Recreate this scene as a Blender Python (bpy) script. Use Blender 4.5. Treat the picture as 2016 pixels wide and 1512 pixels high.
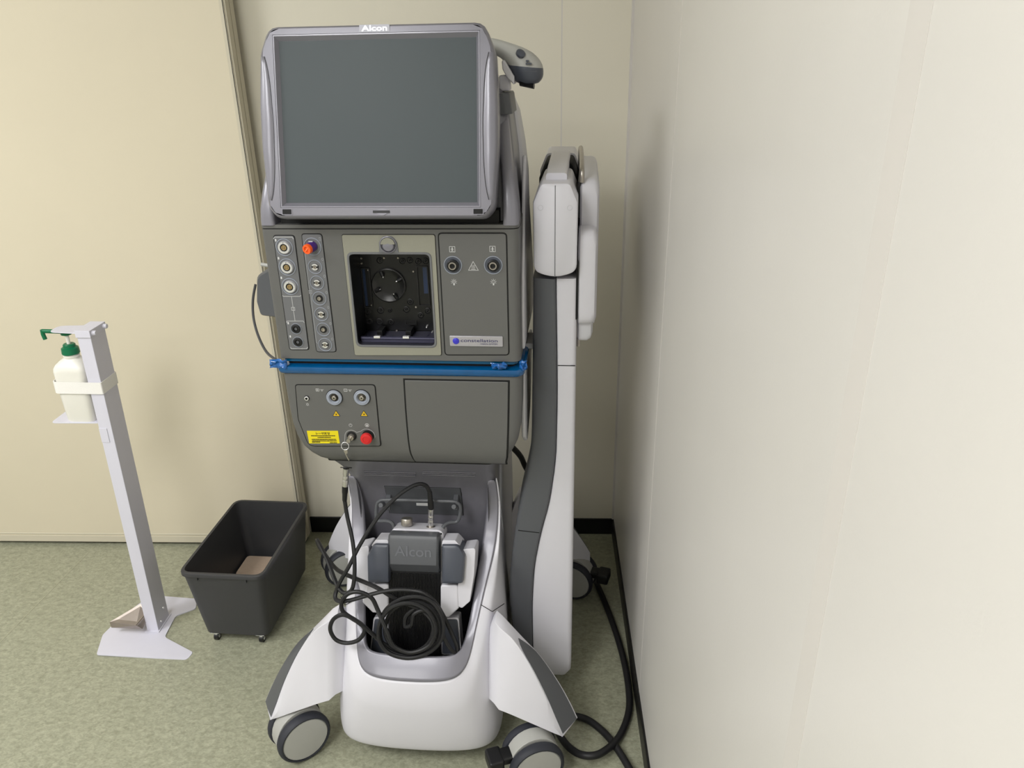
import bpy, bmesh, math, random
from mathutils import Vector, Matrix
random.seed(7)
for o in list(bpy.data.objects): bpy.data.objects.remove(o)
scn = bpy.context.scene
COL = scn.collection
# ------------------------------------------------------------------ camera
F, CX, CY, CH = 1515.0, 1008.0, 756.0, 1.5          # focal length in px of the 2016 px frame, eye height
DOWN = Vector((70, 3504, F)).normalized()            # vertical vanishing direction, camera axes (right, down, forward)
FWD = Vector((64, -(F*F+70*64)/3504, F)).normalized()
RGT = DOWN.cross(FWD)
def c2w(v): return Vector((RGT.dot(v), FWD.dot(v), -DOWN.dot(v)))
cam = bpy.data.cameras.new('camera'); camo = bpy.data.objects.new('camera', cam); COL.objects.link(camo)
cam.sensor_width = 36.0; cam.lens = 36.0*F/2016.0; cam.clip_start = .02
_r, _u, _b = c2w(Vector((1,0,0))), c2w(Vector((0,-1,0))), c2w(Vector((0,0,-1)))
camo.matrix_world = Matrix(((_r.x,_u.x,_b.x,0),(_r.y,_u.y,_b.y,0),(_r.z,_u.z,_b.z,CH),(0,0,0,1)))
scn.camera = camo
# ------------------------------------------------------------------ world, lights, exposure
w = bpy.data.worlds.new('world'); scn.world = w; w.use_nodes = True
w.node_tree.nodes['Background'].inputs[0].default_value = (.92,.95,1,1)
w.node_tree.nodes['Background'].inputs[1].default_value = .25
LIGHTS = [((-2.15, .35, 2.47), .62, 1.2, 25), ((-1.5, -1.75, 2.47), 1.2, .62, 10), ((-.95,-.45,2.47), .62, 1.2, 21)]
scn.view_settings.view_transform = 'Standard'; scn.view_settings.look = 'None'
scn.view_settings.exposure = 0.5; scn.view_settings.gamma = 1.0
scn.view_settings.use_curve_mapping = False
for (lx, ly_, lz), sx, sy, pw in LIGHTS:
    L = bpy.data.lights.new('troffer_light', 'AREA'); L.shape = 'RECTANGLE'; L.size = sx; L.size_y = sy; L.energy = pw
    L.color = (.965, .98, 1.0)
    o = bpy.data.objects.new('troffer_light', L); o.location = (lx, ly_, lz-.012); COL.objects.link(o)
# ------------------------------------------------------------------ pixel <-> place helpers
EYE = Vector((0,0,CH))
def ray(px, py): return c2w(Vector((px-CX, py-CY, F)))
def atY(px, py, y): r = ray(px, py); return EYE + r*(y/r.y)
def atX(px, py, x): r = ray(px, py); return EYE + r*(x/r.x)
def atZ(px, py, z): r = ray(px, py); return EYE + r*((z-CH)/r.z)
PSI = math.radians(-2.75)
MM = Matrix.Translation((-.288, 1.40, 0)) @ Matrix.Rotation(PSI, 4, 'Z')   # machine frame: x right, y into the room's depth, z up
MI = MM.inverted(); LC = MI @ EYE
def lray(px, py): return MI.to_3x3() @ ray(px, py)
def LY(px, py, v): r = lray(px, py); return LC + r*((v-LC.y)/r.y)
def LX(px, py, v): r = lray(px, py); return LC + r*((v-LC.x)/r.x)
def LZ(px, py, v): r = lray(px, py); return LC + r*((v-LC.z)/r.z)
def FP(px, py, v=0.0): p = LY(px, py, v); return (p.x, p.z)
# ------------------------------------------------------------------ materials
def lin(c): return tuple(((v/255)/12.92 if v/255 <= .04045 else ((v/255+.055)/1.055)**2.4) for v in c)
MATS = {}
def mat(name, rgb, rough=.5, metal=0, spec=.5, noise=0, nscale=60, bump=0, bscale=200, coat=0, trans=0, ior=1.45, emit=0, sheen=0, sss=0):
    if name in MATS: return MATS[name]
    m = bpy.data.materials.new(name); m.use_nodes = True; nt = m.node_tree; b = nt.nodes['Principled BSDF']
    c = lin(rgb)+(1,)
    b.inputs['Base Color'].default_value = c; b.inputs['Roughness'].default_value = rough
    b.inputs['Metallic'].default_value = metal; b.inputs['Specular IOR Level'].default_value = spec
    b.inputs['Coat Weight'].default_value = coat; b.inputs['Coat Roughness'].default_value = .12
    b.inputs['Transmission Weight'].default_value = trans; b.inputs['IOR'].default_value = ior
    if sss: b.inputs['Subsurface Weight'].default_value = sss; b.inputs['Subsurface Radius'].default_value = (.01,.01,.01)
    if emit: b.inputs['Emission Color'].default_value = c; b.inputs['Emission Strength'].default_value = emit
    tc = nt.nodes.new('ShaderNodeTexCoord')
    if noise:
        n = nt.nodes.new('ShaderNodeTexNoise'); n.inputs['Scale'].default_value = nscale; n.inputs['Detail'].default_value = 4
        nt.links.new(tc.outputs['Object'], n.inputs['Vector'])
        mx = nt.nodes.new('ShaderNodeMix'); mx.data_type = 'RGBA'
        mx.inputs[6].default_value = tuple(x*(1-noise) for x in c[:3])+(1,); mx.inputs[7].default_value = tuple(min(1, x*(1+noise)) for x in c[:3])+(1,)
        nt.links.new(n.outputs['Fac'], mx.inputs[0]); nt.links.new(mx.outputs[2], b.inputs['Base Color'])
    if bump:
        n = nt.nodes.new('ShaderNodeTexNoise'); n.inputs['Scale'].default_value = bscale; n.inputs['Detail'].default_value = 3
        nt.links.new(tc.outputs['Object'], n.inputs['Vector'])
        bp = nt.nodes.new('ShaderNodeBump'); bp.inputs['Strength'].default_value = bump; bp.inputs['Distance'].default_value = .002
        nt.links.new(n.outputs['Fac'], bp.inputs['Height']); nt.links.new(bp.outputs[0], b.inputs['Normal'])
    MATS[name] = m; return m
WALL = mat('wall_panel', (213,210,205), .32, noise=.025, nscale=6, bump=.06, bscale=300)
BACKW = mat('wall_panel_back', (222,217,201), .38, noise=.03, nscale=5, bump=.06, bscale=300)
DOOR = mat('door_panel', (215,206,184), .42, noise=.03, nscale=4, bump=.05, bscale=260)
GREYW = mat('wall_panel_grey', (206,204,200), .5, noise=.03, nscale=6)
DOORT = mat('door_trim', (204,197,178), .4, noise=.02, nscale=8)
JOINT = mat('joint_strip', (208,204,199), .5, noise=.02, nscale=8)
CEIL = mat('ceiling_board', (225,224,218), .9, noise=.03, nscale=20)
BLACKB = mat('baseboard_vinyl', (14,14,15), .4, noise=.2, nscale=30)
SILV = mat('silver_paint', (127,126,135), .36, metal=.2, noise=.05, nscale=900, coat=.3)
SILD = mat('silver_paint_dark', (112,112,119), .38, metal=.2, noise=.05, nscale=900, coat=.25)
PANEL = mat('panel_grey', (103,103,102), .42, metal=.25, noise=.03, nscale=700)
PANEL2 = mat('panel_grey_light', (110,111,114), .45, metal=.2, noise=.03, nscale=600)
DGREY = mat('dark_grey_plastic', (86,88,92), .42, noise=.03, nscale=300)
BGREY = mat('blue_grey_plastic', (74,78,88), .35, noise=.03, nscale=300)
WHITE = mat('white_plastic', (213,212,219), .35, noise=.012, nscale=40)
WHITE2 = mat('off_white_plastic', (202,202,207), .4, noise=.012, nscale=40)
BEIGE = mat('beige_plastic', (140,139,126), .5, noise=.03, nscale=300)
LGREY = mat('light_grey_plastic', (172,172,168), .45, noise=.02, nscale=80)
BLACK = mat('black_plastic', (20,20,22), .42, noise=.1, nscale=90)
GAP = mat('gap_black', (8,8,9), .7, noise=.1, nscale=50)
RUBBER = mat('black_rubber', (26,26,28), .5, noise=.1, nscale=120)
TIRE = mat('tyre_rubber', (44,46,54), .6, noise=.08, nscale=100)
SCREEN = mat('screen_glass', (74,81,84), .42, noise=.02, nscale=9, spec=.2)
CHROME = mat('chrome', (236,236,238), .25, metal=.75, noise=.03, nscale=40)
STEEL = mat('brushed_steel', (176,170,162), .35, metal=.9, noise=.1, nscale=60)
BRASS = mat('gold_contact', (190,165,120), .3, metal=.8, noise=.1, nscale=300)
RINGC = mat('clear_grey_ring', (148,154,166), .3, noise=.04, nscale=200)
PRINT = mat('white_print', (205,206,206), .6, noise=.02, nscale=200)
PRINTG = mat('grey_print', (160,162,164), .6, noise=.02, nscale=200)
PRINTB = mat('black_print', (30,28,20), .6, noise=.05, nscale=200)
NAVY = mat('navy_print', (48,44,92), .5, noise=.05, nscale=200)
BADGE = mat('badge_silver', (184,182,190), .35, metal=.6, noise=.05, nscale=200)
GLOBE = mat('globe_blue', (60,58,190), .25, noise=.35, nscale=180)
ORANGE = mat('orange_plastic', (240,98,40), .4, noise=.05, nscale=90)
PURPLE = mat('purple_plastic', (74,44,120), .4, noise=.05, nscale=90)
RED = mat('red_plastic', (200,36,38), .35, noise=.06, nscale=60)
YELLOW = mat('yellow_label', (224,206,24), .45, noise=.02, nscale=60)
AMBER = mat('amber_label', (210,174,36), .45, noise=.03, nscale=90)
FILM = mat('blue_film', (0,80,134), .16, noise=.18, nscale=40, bump=.7, bscale=45, coat=.5)
FILML = mat('blue_film_light', (30,96,168), .15, noise=.4, nscale=70, bump=.9, bscale=60, coat=.6)
FILMD = mat('blue_film_rail', (8,76,112), .25, noise=.1, nscale=60)
BAYB = mat('bay_black', (13,13,14), .32, noise=.1, nscale=60)
BAYBL = mat('bay_blue_window', (38,52,80), .2, noise=.1, nscale=30)
BAYR = mat('bay_rail', (70,70,90), .2, metal=.5, noise=.1, nscale=60)
PWHITE = mat('powder_white', (210,209,221), .42, noise=.015, nscale=60, bump=.05, bscale=700)
BOTTLE = mat('milky_bottle', (228,226,218), .35, noise=.02, nscale=30, sss=.4)
STRAPM = mat('white_strap', (236,234,230), .8, noise=.04, nscale=300, bump=.2, bscale=900)
GREEN = mat('green_plastic', (0,104,66), .35, noise=.08, nscale=40)
BINM = mat('bin_charcoal', (58,58,60), .45, noise=.05, nscale=60, bump=.05, bscale=500)
CARD = mat('brown_board', (178,158,140), .85, noise=.08, nscale=90)
LAMP = mat('lamp_diffuser', (255,250,242), .5, noise=.005, emit=3.0)
PEDM = mat('pedal_steel', (158,148,140), .35, metal=.7, noise=.15, nscale=50)
LEADS = mat('plug_silver', (205,203,200), .25, metal=.9, noise=.06, nscale=80)
# floor: mottled vinyl sheet
def floor_mat():
    m = bpy.data.materials.new('floor_vinyl'); m.use_nodes = True; nt = m.node_tree; b = nt.nodes['Principled BSDF']
    tc = nt.nodes.new('ShaderNodeTexCoord'); mp = nt.nodes.new('ShaderNodeMapping'); mp.inputs['Scale'].default_value = (1, 1.5, 1)
    nt.links.new(tc.outputs['Object'], mp.inputs['Vector'])
    n1 = nt.nodes.new('ShaderNodeTexNoise'); n1.inputs['Scale'].default_value = 52; n1.inputs['Detail'].default_value = 8; n1.inputs['Roughness'].default_value = .62; n1.inputs['Distortion'].default_value = .6
    n2 = nt.nodes.new('ShaderNodeTexNoise'); n2.inputs['Scale'].default_value = 95; n2.inputs['Detail'].default_value = 6; n2.inputs['Distortion'].default_value = 1.2
    for n in (n1, n2): nt.links.new(mp.outputs[0], n.inputs['Vector'])
    r1 = nt.nodes.new('ShaderNodeValToRGB'); r1.color_ramp.elements[0].position = .3; r1.color_ramp.elements[1].position = .72
    r1.color_ramp.elements[0].color = lin((143,144,125))+(1,); r1.color_ramp.elements[1].color = lin((171,171,152))+(1,)
    r2 = nt.nodes.new('ShaderNodeValToRGB'); r2.color_ramp.elements[0].position = .35; r2.color_ramp.elements[1].position = .75
    r2.color_ramp.elements[0].color = (.80,.82,.78,1); r2.color_ramp.elements[1].color = (1.16,1.15,1.13,1)
    nt.links.new(n1.outputs['Fac'], r1.inputs[0]); nt.links.new(n2.outputs['Fac'], r2.inputs[0])
    mx = nt.nodes.new('ShaderNodeMix'); mx.data_type = 'RGBA'; mx.blend_type = 'MULTIPLY'; mx.inputs[0].default_value = 1
    nt.links.new(r1.outputs[0], mx.inputs[6]); nt.links.new(r2.outputs[0], mx.inputs[7]); nt.links.new(mx.outputs[2], b.inputs['Base Color'])
    b.inputs['Roughness'].default_value = .33
    bp = nt.nodes.new('ShaderNodeBump'); bp.inputs['Strength'].default_value = .06; bp.inputs['Distance'].default_value = .001
    nt.links.new(n2.outputs['Fac'], bp.inputs['Height']); nt.links.new(bp.outputs[0], b.inputs['Normal'])
    return m
FLOORM = floor_mat()
# ------------------------------------------------------------------ mesh builder
class MB:
    def __init__(s): s.v, s.f, s.m = [], [], []
    def add(s, vs, fs, m=0):
        k = len(s.v); s.v += [tuple(p) for p in vs]
        for i, fc in enumerate(fs):
            s.f.append([k+a for a in fc]); s.m.append(m[i] if isinstance(m, list) else m)
        return s
    def box(s, x0, x1, y0, y1, z0, z1, m=0):
        v = [(x0,y0,z0),(x1,y0,z0),(x1,y1,z0),(x0,y1,z0),(x0,y0,z1),(x1,y0,z1),(x1,y1,z1),(x0,y1,z1)]
        return s.add(v, [(0,3,2,1),(4,5,6,7),(0,1,5,4),(1,2,6,5),(2,3,7,6),(3,0,4,7)], m)
    def loft(s, rings, m=0, cap0=True, cap1=True, closed=True, bands=None, fm=None):
        n = len(rings[0]); vs = [p for r in rings for p in r]; fs = []; ms = []
        for i in range(len(rings)-1):
            for j in range(n if closed else n-1):
                a, b = i*n+j, i*n+(j+1) % n
                fs.append((a, b, b+n, a+n)); ms.append(bands[i] if bands else (fm(i, j) if fm else m))
        if cap0: fs.append(tuple(range(n-1, -1, -1))); ms.append(bands[0] if bands else m)
        if cap1: fs.append(tuple(range((len(rings)-1)*n, len(rings)*n))); ms.append(bands[-1] if bands else m)
        return s.add(vs, fs, ms)
    def front(s, outline, d0, d1, m=0, y=0.0):
        # prism on the plane y (facing -y): outline of (x, z); from d0 to d1 proud of it
        a = [(p[0], y-d0, p[1]) for p in outline]; b = [(p[0], y-d1, p[1]) for p in outline]
        return s.loft([a, b], m)
    def flat(s, outline, z0, z1, m=0):
        return s.loft([[(p[0], p[1], z0) for p in outline], [(p[0], p[1], z1) for p in outline]], m)
    def side(s, outline, x0, x1, m=0):
        return s.loft([[(x0, p[0], p[1]) for p in outline], [(x1, p[0], p[1]) for p in outline]], m)
    def ringfront(s, outer, inner, d0, d1, m=0, y=0.0):
        o0 = [(p[0], y-d0, p[1]) for p in outer]; o1 = [(p[0], y-d1, p[1]) for p in outer]
        i0 = [(p[0], y-d0, p[1]) for p in inner]; i1 = [(p[0], y-d1, p[1]) for p in inner]
        return s.loft([o0, o1, i1, i0, o0], m, False, False)
    def lathe(s, prof, o=(0,0,0), ax=(0,-1,0), m=0, seg=24, caps=True):
        ax = Vector(ax).normalized(); t = Vector((0,0,1)) if abs(ax.z) < .9 else Vector((1,0,0))
        e1 = t.cross(ax).normalized(); e2 = ax.cross(e1); o = Vector(o); rings = []
        for (r, h) in prof:
            rings.append([tuple(o+ax*h+e1*(r*math.cos(2*math.pi*k/seg))+e2*(r*math.sin(2*math.pi*k/seg))) for k in range(seg)])
        return s.loft(rings, 0 if isinstance(m, list) else m, caps, caps, bands=(m if isinstance(m, list) else None))
    def tube(s, pts, r, seg=10, m=0, caps=True):
        pts = [Vector(p) for p in pts]; n = len(pts); rings = []; e1 = None
        for i, p in enumerate(pts):
            t = (pts[min(i+1, n-1)]-pts[max(i-1, 0)]).normalized()
            if e1 is None:
                h = Vector((0,0,1)) if abs(t.z) < .9 else Vector((1,0,0)); e1 = h.cross(t).normalized()
            else: e1 = (e1 - t*e1.dot(t)).normalized()
            e2 = t.cross(e1); rr = r[i] if isinstance(r, (list, tuple)) else r
            rings.append([tuple(p+e1*(rr*math.cos(2*math.pi*k/seg))+e2*(rr*math.sin(2*math.pi*k/seg))) for k in range(seg)])
        return s.loft(rings, m, caps, caps)
    def stroke(s, pts, wd, d, m=0, y=0.0, closed=False):
        # flat printed line on the plane y facing -y, pts of (x, z)
        if closed: pts = list(pts)+[pts[0]]
        for a, b in zip(pts[:-1], pts[1:]):
            t = Vector((b[0]-a[0], b[1]-a[1]));
            if t.length < 1e-7: continue
            t.normalize(); nn = Vector((-t.y, t.x))*wd*.5; e = t*wd*.4
            q = [(a[0]+nn.x-e.x, y-d, a[1]+nn.y-e.y),(a[0]-nn.x-e.x, y-d, a[1]-nn.y-e.y),(b[0]-nn.x+e.x, y-d, b[1]-nn.y+e.y),(b[0]+nn.x+e.x, y-d, b[1]+nn.y+e.y)]
            s.add(q, [(0,1,2,3)], m)
        return s
    def xf(s, M): s.v = [tuple(M @ Vector(p)) for p in s.v]; return s
    def mesh(s, name, mats, ang=35):
        me = bpy.data.meshes.new(name); me.from_pydata(s.v, [], s.f)
        for mm in (mats if isinstance(mats, (list, tuple)) else [mats]): me.materials.append(mm)
        for p, k in zip(me.polygons, s.m): p.material_index = k; p.use_smooth = True
        bm = bmesh.new(); bm.from_mesh(me)
        bmesh.ops.remove_doubles(bm, verts=bm.verts, dist=1e-6)
        bmesh.ops.recalc_face_normals(bm, faces=bm.faces); bm.to_mesh(me); bm.free()
        me.set_sharp_from_angle(angle=math.radians(ang)); return me
    def build(s, name, mats, parent=None, bevel=0, seg=2, ang=35, loc=None, rot=None):
        o = bpy.data.objects.new(name, s.mesh(name, mats, ang)); COL.objects.link(o)
        if parent: o.parent = parent
        if loc: o.location = loc
        if rot: o.rotation_euler = rot
        if bevel:
            b = o.modifiers.new('bevel', 'BEVEL'); b.width = bevel; b.segments = seg; b.limit_method = 'ANGLE'; b.angle_limit = math.radians(38); b.harden_normals = True
        return o
def tag(o, label=None, cat=None, group=None, kind=None):
    if label: o['label'] = label
    if cat: o['category'] = cat
    if group: o['group'] = group
    if kind: o['kind'] = kind
    return o
def empty(name, M, label, cat, group=None):
    o = bpy.data.objects.new(name, None); COL.objects.link(o); o.empty_display_size = .05
    o.matrix_world = M if isinstance(M, Matrix) else Matrix.Translation(M)
    return tag(o, label, cat, group)
def inst(src, parent, loc, name=None):
    c = src.copy(); COL.objects.link(c); c.parent = parent; c.location = loc
    if name: c.name = name
    return c
def struct(mb, name, m, bevel=0, parent=None):
    o = mb.build(name, m, parent, bevel)
    if not parent: o['kind'] = 'structure'
    return o
def rp(pts, r, n=4):
    # polygon with rounded corners; r a number or one per corner
    out = []; k = len(pts)
    for i in range(k):
        p = Vector(pts[i]); a = Vector(pts[i-1]); b = Vector(pts[(i+1) % k]); rr = r[i] if isinstance(r, (list, tuple)) else r
        if rr <= 0: out.append(tuple(p)); continue
        ta = (a-p).normalized(); tb = (b-p).normalized()
        ang = ta.angle(tb); d = min(rr/math.tan(ang/2), (a-p).length*.49, (b-p).length*.49)
        A = p+ta*d; B = p+tb*d
        for j in range(n+1):
            t = j/n; q = A*((1-t)**2)+p*(2*t*(1-t))*1.0+B*(t*t)
            # pull the quadratic towards a circle a little
            out.append(tuple(q))
    return out
def rr(x0, x1, z0, z1, r, n=5): return rp([(x0,z0),(x1,z0),(x1,z1),(x0,z1)], r, n)
def off(pts, d):
    # convex polygon grown by d
    k = len(pts); out = []; A = sum(pts[i][0]*pts[(i+1) % k][1]-pts[(i+1) % k][0]*pts[i][1] for i in range(k)); sg = 1 if A > 0 else -1
    ln = []
    for i in range(k):
        p, q = Vector(pts[i]), Vector(pts[(i+1) % k]); t = (q-p).normalized(); nn = Vector((t.y, -t.x))*sg*d; ln.append((p+nn, t))
    for i in range(k):
        (p, t), (q, s_) = ln[i-1], ln[i]; den = t.x*s_.y-t.y*s_.x
        if abs(den) < 1e-6: out.append(tuple(q)); continue
        u = ((q.x-p.x)*s_.y-(q.y-p.y)*s_.x)/den; out.append(tuple(p+t*u))
    return out
def cat_(pts, n=6, closed=False):
    P = [Vector(p) for p in pts]; k = len(P); out = []
    for i in range(k if closed else k-1):
        if closed: a, b, c, d = P[i-1], P[i], P[(i+1) % k], P[(i+2) % k]
        else: a, b, c, d = P[max(i-1,0)], P[i], P[i+1], P[min(i+2,k-1)]
        for j in range(n):
            t = j/n; out.append(.5*((2*b)+(c-a)*t+(2*a-5*b+4*c-d)*t*t+(3*b-a-3*c+d)*t**3))
    if not closed: out.append(P[-1])
    return out
def ell(cx, cz, a, b=None, n=20, t0=0, t1=2*math.pi):
    b = a if b is None else b
    return [(cx+a*math.cos(t0+(t1-t0)*i/n), cz+b*math.sin(t0+(t1-t0)*i/n)) for i in range(n+(0 if abs(t1-t0-2*math.pi) < 1e-6 else 1))]
def interp(tab, z):
    tab = sorted(tab)
    if z <= tab[0][0]: return tab[0][1:]
    for a, b in zip(tab[:-1], tab[1:]):
        if z <= b[0]:
            t = (z-a[0])/(b[0]-a[0]); return tuple(p+(q-p)*t for p, q in zip(a[1:], b[1:]))
    return tab[-1][1:]
def text(body, x, z, wd, hgt, d, m, mb, y=0.0, bold=0.0, map_=None, ext=.0004):
    # lettering fitted into the box (x, z, wd, hgt) on the plane facing -y
    cu = bpy.data.curves.new('t', 'FONT'); cu.body = body; cu.offset = bold; cu.resolution_u = 3; cu.fill_mode = 'FRONT'
    ob = bpy.data.objects.new('t', cu); COL.objects.link(ob); dg = bpy.context.evaluated_depsgraph_get()
    me = bpy.data.meshes.new_from_object(ob.evaluated_get(dg))
    vs = [v.co.copy() for v in me.vertices]; fs = [tuple(p.vertices) for p in me.polygons]
    bpy.data.objects.remove(ob); bpy.data.curves.remove(cu)
    if not vs: return mb
    x0 = min(v.x for v in vs); x1 = max(v.x for v in vs); y0 = min(v.y for v in vs); y1 = max(v.y for v in vs)
    q = [(x+(v.x-x0)/(x1-x0)*wd, y-d, z+(v.y-y0)/(y1-y0)*hgt) for v in vs]
    k = len(q); q2 = [(p[0], p[1]-ext, p[2]) for p in q]
    mb.add(q2, fs, m); bpy.data.meshes.remove(me); return mb
# ================================================================== the room
WX, WY, XL, YF, ZC = .2285, 2.195, -3.1, -2.4, 2.5
struct(MB().box(XL-.1, WX+.1, YF-.1, WY+.1, -.06, 0), 'floor', FLOORM)
struct(MB().box(XL-.1, WX+.1, YF-.1, WY+.1, ZC, ZC+.06), 'ceiling', CEIL)
wb = struct(MB().box(XL-.1, WX+.1, WY, WY+.1, 0, ZC), 'wall_back', BACKW)
wr_ = struct(MB().box(WX, WX+.1, YF, WY, 0, ZC), 'wall_right', WALL)
struct(MB().box(XL-.1, XL, YF, WY, 0, ZC), 'wall_left', GREYW)
struct(MB().box(XL-.1, WX+.1, YF-.1, YF, 0, ZC), 'wall_front', GREYW)
# panel joints of the right wall: 900 mm sheets
MB().box(WX-.0003, WX+.001, 1.4325, 1.4375, .06, ZC).build('panel_joint', JOINT, wr_)
MB().box(WX-.0003, WX+.001, .513, .545, .06, ZC).build('joint_strip', JOINT, wr_)
MB().box(WX-.0003, WX+.001, -.39, -.358, .06, ZC).build('joint_strip', JOINT, wr_)
MB().box(.0435, .0465, WY-.0003, WY+.001, .06, ZC).build('panel_joint', JOINT, wb)
MB().box(WX-.006, WX+.001, WY-.006, WY+.001, .06, ZC).build('corner_bead', JOINT, wb)
struct(MB().box(-.80, WX, WY-.005, WY+.002, 0, .06), 'baseboard_back', BLACKB, .0015)
struct(MB().box(WX-.005, WX+.002, YF, WY-.005, 0, .06), 'baseboard_right', BLACKB, .0015)
struct(MB().box(XL, XL+.005, YF, WY, 0, .06), 'baseboard_left', BLACKB, .0015)
# sliding door in front of the back wall
d1 = MB().box(-1.86, -.8, 2.11, 2.166, .012, 2.1).build('door_1', DOOR, None, .002); d1['kind'] = 'structure'
MB().box(-.8, -.797, 2.1115, 2.138, .014, 2.1).build('edge_strip', DOORT, d1)
MB().box(-.8, -.796, 2.141, 2.1655, .014, 2.1).build('edge_strip', DOORT, d1)
MB().box(-1.86, -.801, 2.1075, 2.112, .012, .036).build('bottom_rail', DOORT, d1, .001)
MB().box(-1.86, -.801, 2.1085, 2.112, .0385, .0455).build('bottom_bead', DOORT, d1, .0015)
MB().box(-1.86, -.801, 2.12, 2.155, .003, .013).build('door_gap_dark', GAP, d1)  # black strip put in for the dark gap below the door
MB().box(-.812, -.8, 2.1085, 2.112, .046, 2.1).build('stile_bead', DOORT, d1, .001)
MB().box(-.8032, -.8012, 2.1083, 2.112, .046, 2.1).build('stile_gap', GAP, d1)
tr = struct(MB().box(-1.875, -1.862, 2.15, 2.195, 0, 2.1), 'trim_1', DOORT, .001)
# weld line of the floor sheet
wl = MB()
p0, p1 = atZ(185, 1076, .0006), atZ(-90, 1355, .0006)
t_ = (p1-p0).normalized(); nn = Vector((-t_.y, t_.x, 0))*.0012
wl.add([p0+nn, p0-nn, p1-nn, p1+nn], [(0,1,2,3)])
wl.build('weld_line', mat('weld_thread', (172,172,148), .4, noise=.03), bpy.data.objects['floor'])
# ceiling lamps (their light is set at the top)
for i, ((lx, ly_, lz), sx, sy, pw) in enumerate(LIGHTS):
    lf = empty('ceiling_light', (lx, ly_, lz), ['white recessed ceiling light on the left side of the room', 'white recessed ceiling light furthest behind the viewer', 'white recessed ceiling light nearest the right wall'][i], 'ceiling light', 'ceiling lights')
    MB().ringfront(rr(-sx/2-.03, sx/2+.03, -sy/2-.03, sy/2+.03, 0), rr(-sx/2, sx/2, -sy/2, sy/2, 0), 0, .02).xf(Matrix.Rotation(math.pi/2, 4, 'X')).build('lamp_frame', PWHITE, lf, loc=(0,0,.01))
    MB().box(-sx/2, sx/2, -sy/2, sy/2, .0, .02).build('diffuser', LAMP, lf)
# ================================================================== the surgical console
root = empty('surgical_console', MM, 'large grey and white eye-surgery console with monitor, socket panels and castors', 'medical console')
# ---- upper console block with the cassette pocket
OT = [FP(687.5,500), FP(847.4,500), FP(857.8,678), FP(705.6,678)]
ox0, ox1, oz0, oz1 = -.0775, .0745, OT[3][1], OT[0][1]
BAYD = .066
def plan(hw, f, b, rl=.008, rrr=.016):
    return rp([(-hw, b), (-hw, f), (hw, f), (hw, b)], [0, rl, rrr, 0], 5)
up = MB()
hw = .241
z0, z1 = .946, 1.2125
up.flat(plan(hw, 0, .30), z0, oz0-.004)
up.flat(plan(hw, 0, .30), oz1+.004, z1-.0085)
m_ = rp([(-hw,.30), (-hw,0), (ox0-.003,0), (ox0-.003,BAYD+.004), (ox1+.003,BAYD+.004), (ox1+.003,0), (hw,0), (hw,.30)], [0,.008,0,0,0,0,.016,0], 5)
up.flat(m_, oz0-.004, oz1+.004)
up.flat(plan(hw-.0012, .0012, .30), z1-.0085, z1-.0065, 1)
up.flat(plan(hw, 0, .30), z1-.0065, z1)
ch = up.build('console_housing', [PANEL, GAP], root)
# solid black box, put in as the shade of the gap under the monitor
MB().box(-.205, .205, .012, .06, z1, 1.236).build('recess_dark', GAP, ch)
# ---- monitor head
head = MB(); rings = []
for z, hwz, f, b in [(1.2125,.233,.035,.30),(1.27,.231,.045,.295),(1.33,.228,.06,.285),(1.39,.221,.075,.27),(1.42,.2145,.085,.255),(1.437,.205,.095,.24),(1.445,.19,.11,.225)]:
    rings.append([(p[0], p[1], z) for p in rp([(-hwz,b),(-hwz,f),(hwz,f),(hwz,b)], [.04,.03,.03,.04], 5)])
head.loft(rings); hb = head.build('head_housing', SILD, root, ang=50)
bs = MB(); rings = []
for z, hwz, f, b in [(1.2,.2395,.20,.36),(1.27,.239,.195,.35),(1.33,.234,.19,.335),(1.39,.226,.185,.31),(1.425,.214,.18,.285),(1.44,.19,.18,.26)]:
    rings.append([(p[0], p[1], z) for p in rp([(-hwz,b),(-hwz,f),(hwz,f),(hwz,b)], [.04,.02,.02,.04], 5)])
bs.loft(rings); bs.build('rear_cover', WHITE2, root, ang=50)
for s in (-1, 1):
    e = MB(); rings = []
    for z, xa, xb, ya, yb in [(1.2115,.212,.2405,-.003,.06),(1.222,.213,.2405,-.002,.065),(1.24,.213,.2395,.001,.07),(1.27,.212,.235,.01,.09),(1.31,.208,.228,.03,.12),(1.36,.200,.222,.06,.16),(1.40,.195,.217,.09,.18)]:
        rings.append([(s*p[0], p[1], z) for p in rp([(xa,yb),(xa,ya),(xb,ya),(xb,yb)], [.004,.008,.01,.008], 4)])
    e.loft(rings); e.build('side_post', SILV, root, ang=50)
# monitor: its own tilted frame, facing -y
TILT = math.radians(13.41)
MT = Matrix.Translation((.001,-.004,1.39)) @ Matrix.Rotation(-TILT, 4, 'X')
MTI = MT.inverted()
def MP(px, py, wv=0.0):
    r = MTI.to_3x3() @ lray(px, py); o = MTI @ LC; q = o + r*((-wv-o.y)/r.y); return (q.x, q.z)
mo = MB(); rings = []
base = [(-.197,-.125),(-.188,-.160),(.188,-.160),(.197,-.125),(.2085,0),(.203,.11),(.193,.158),(-.193,.158),(-.203,.11),(-.2085,0)]
def mon_out(g, r=.0):
    pts = off([(-.186,-.163),(.186,-.163),(.2025,-.145),(.2085,-.04),(.2085,.03),(.2035,.115),(.186,.159),(-.186,.159),(-.2035,.115),(-.2085,.03),(-.2085,-.04),(-.2025,-.145)], g)
    return rp(pts, [.02,.02,.03,.05,.05,.05,.024,.024,.05,.05,.05,.03], 3)
scr_in = rr(-.1695, .1715, -.1345, .1345, .002, 3)
bez_o = rr(-.1775, .1785, -.1435, .1435, .006, 3)
n_o = len(mon_out(0))
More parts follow.
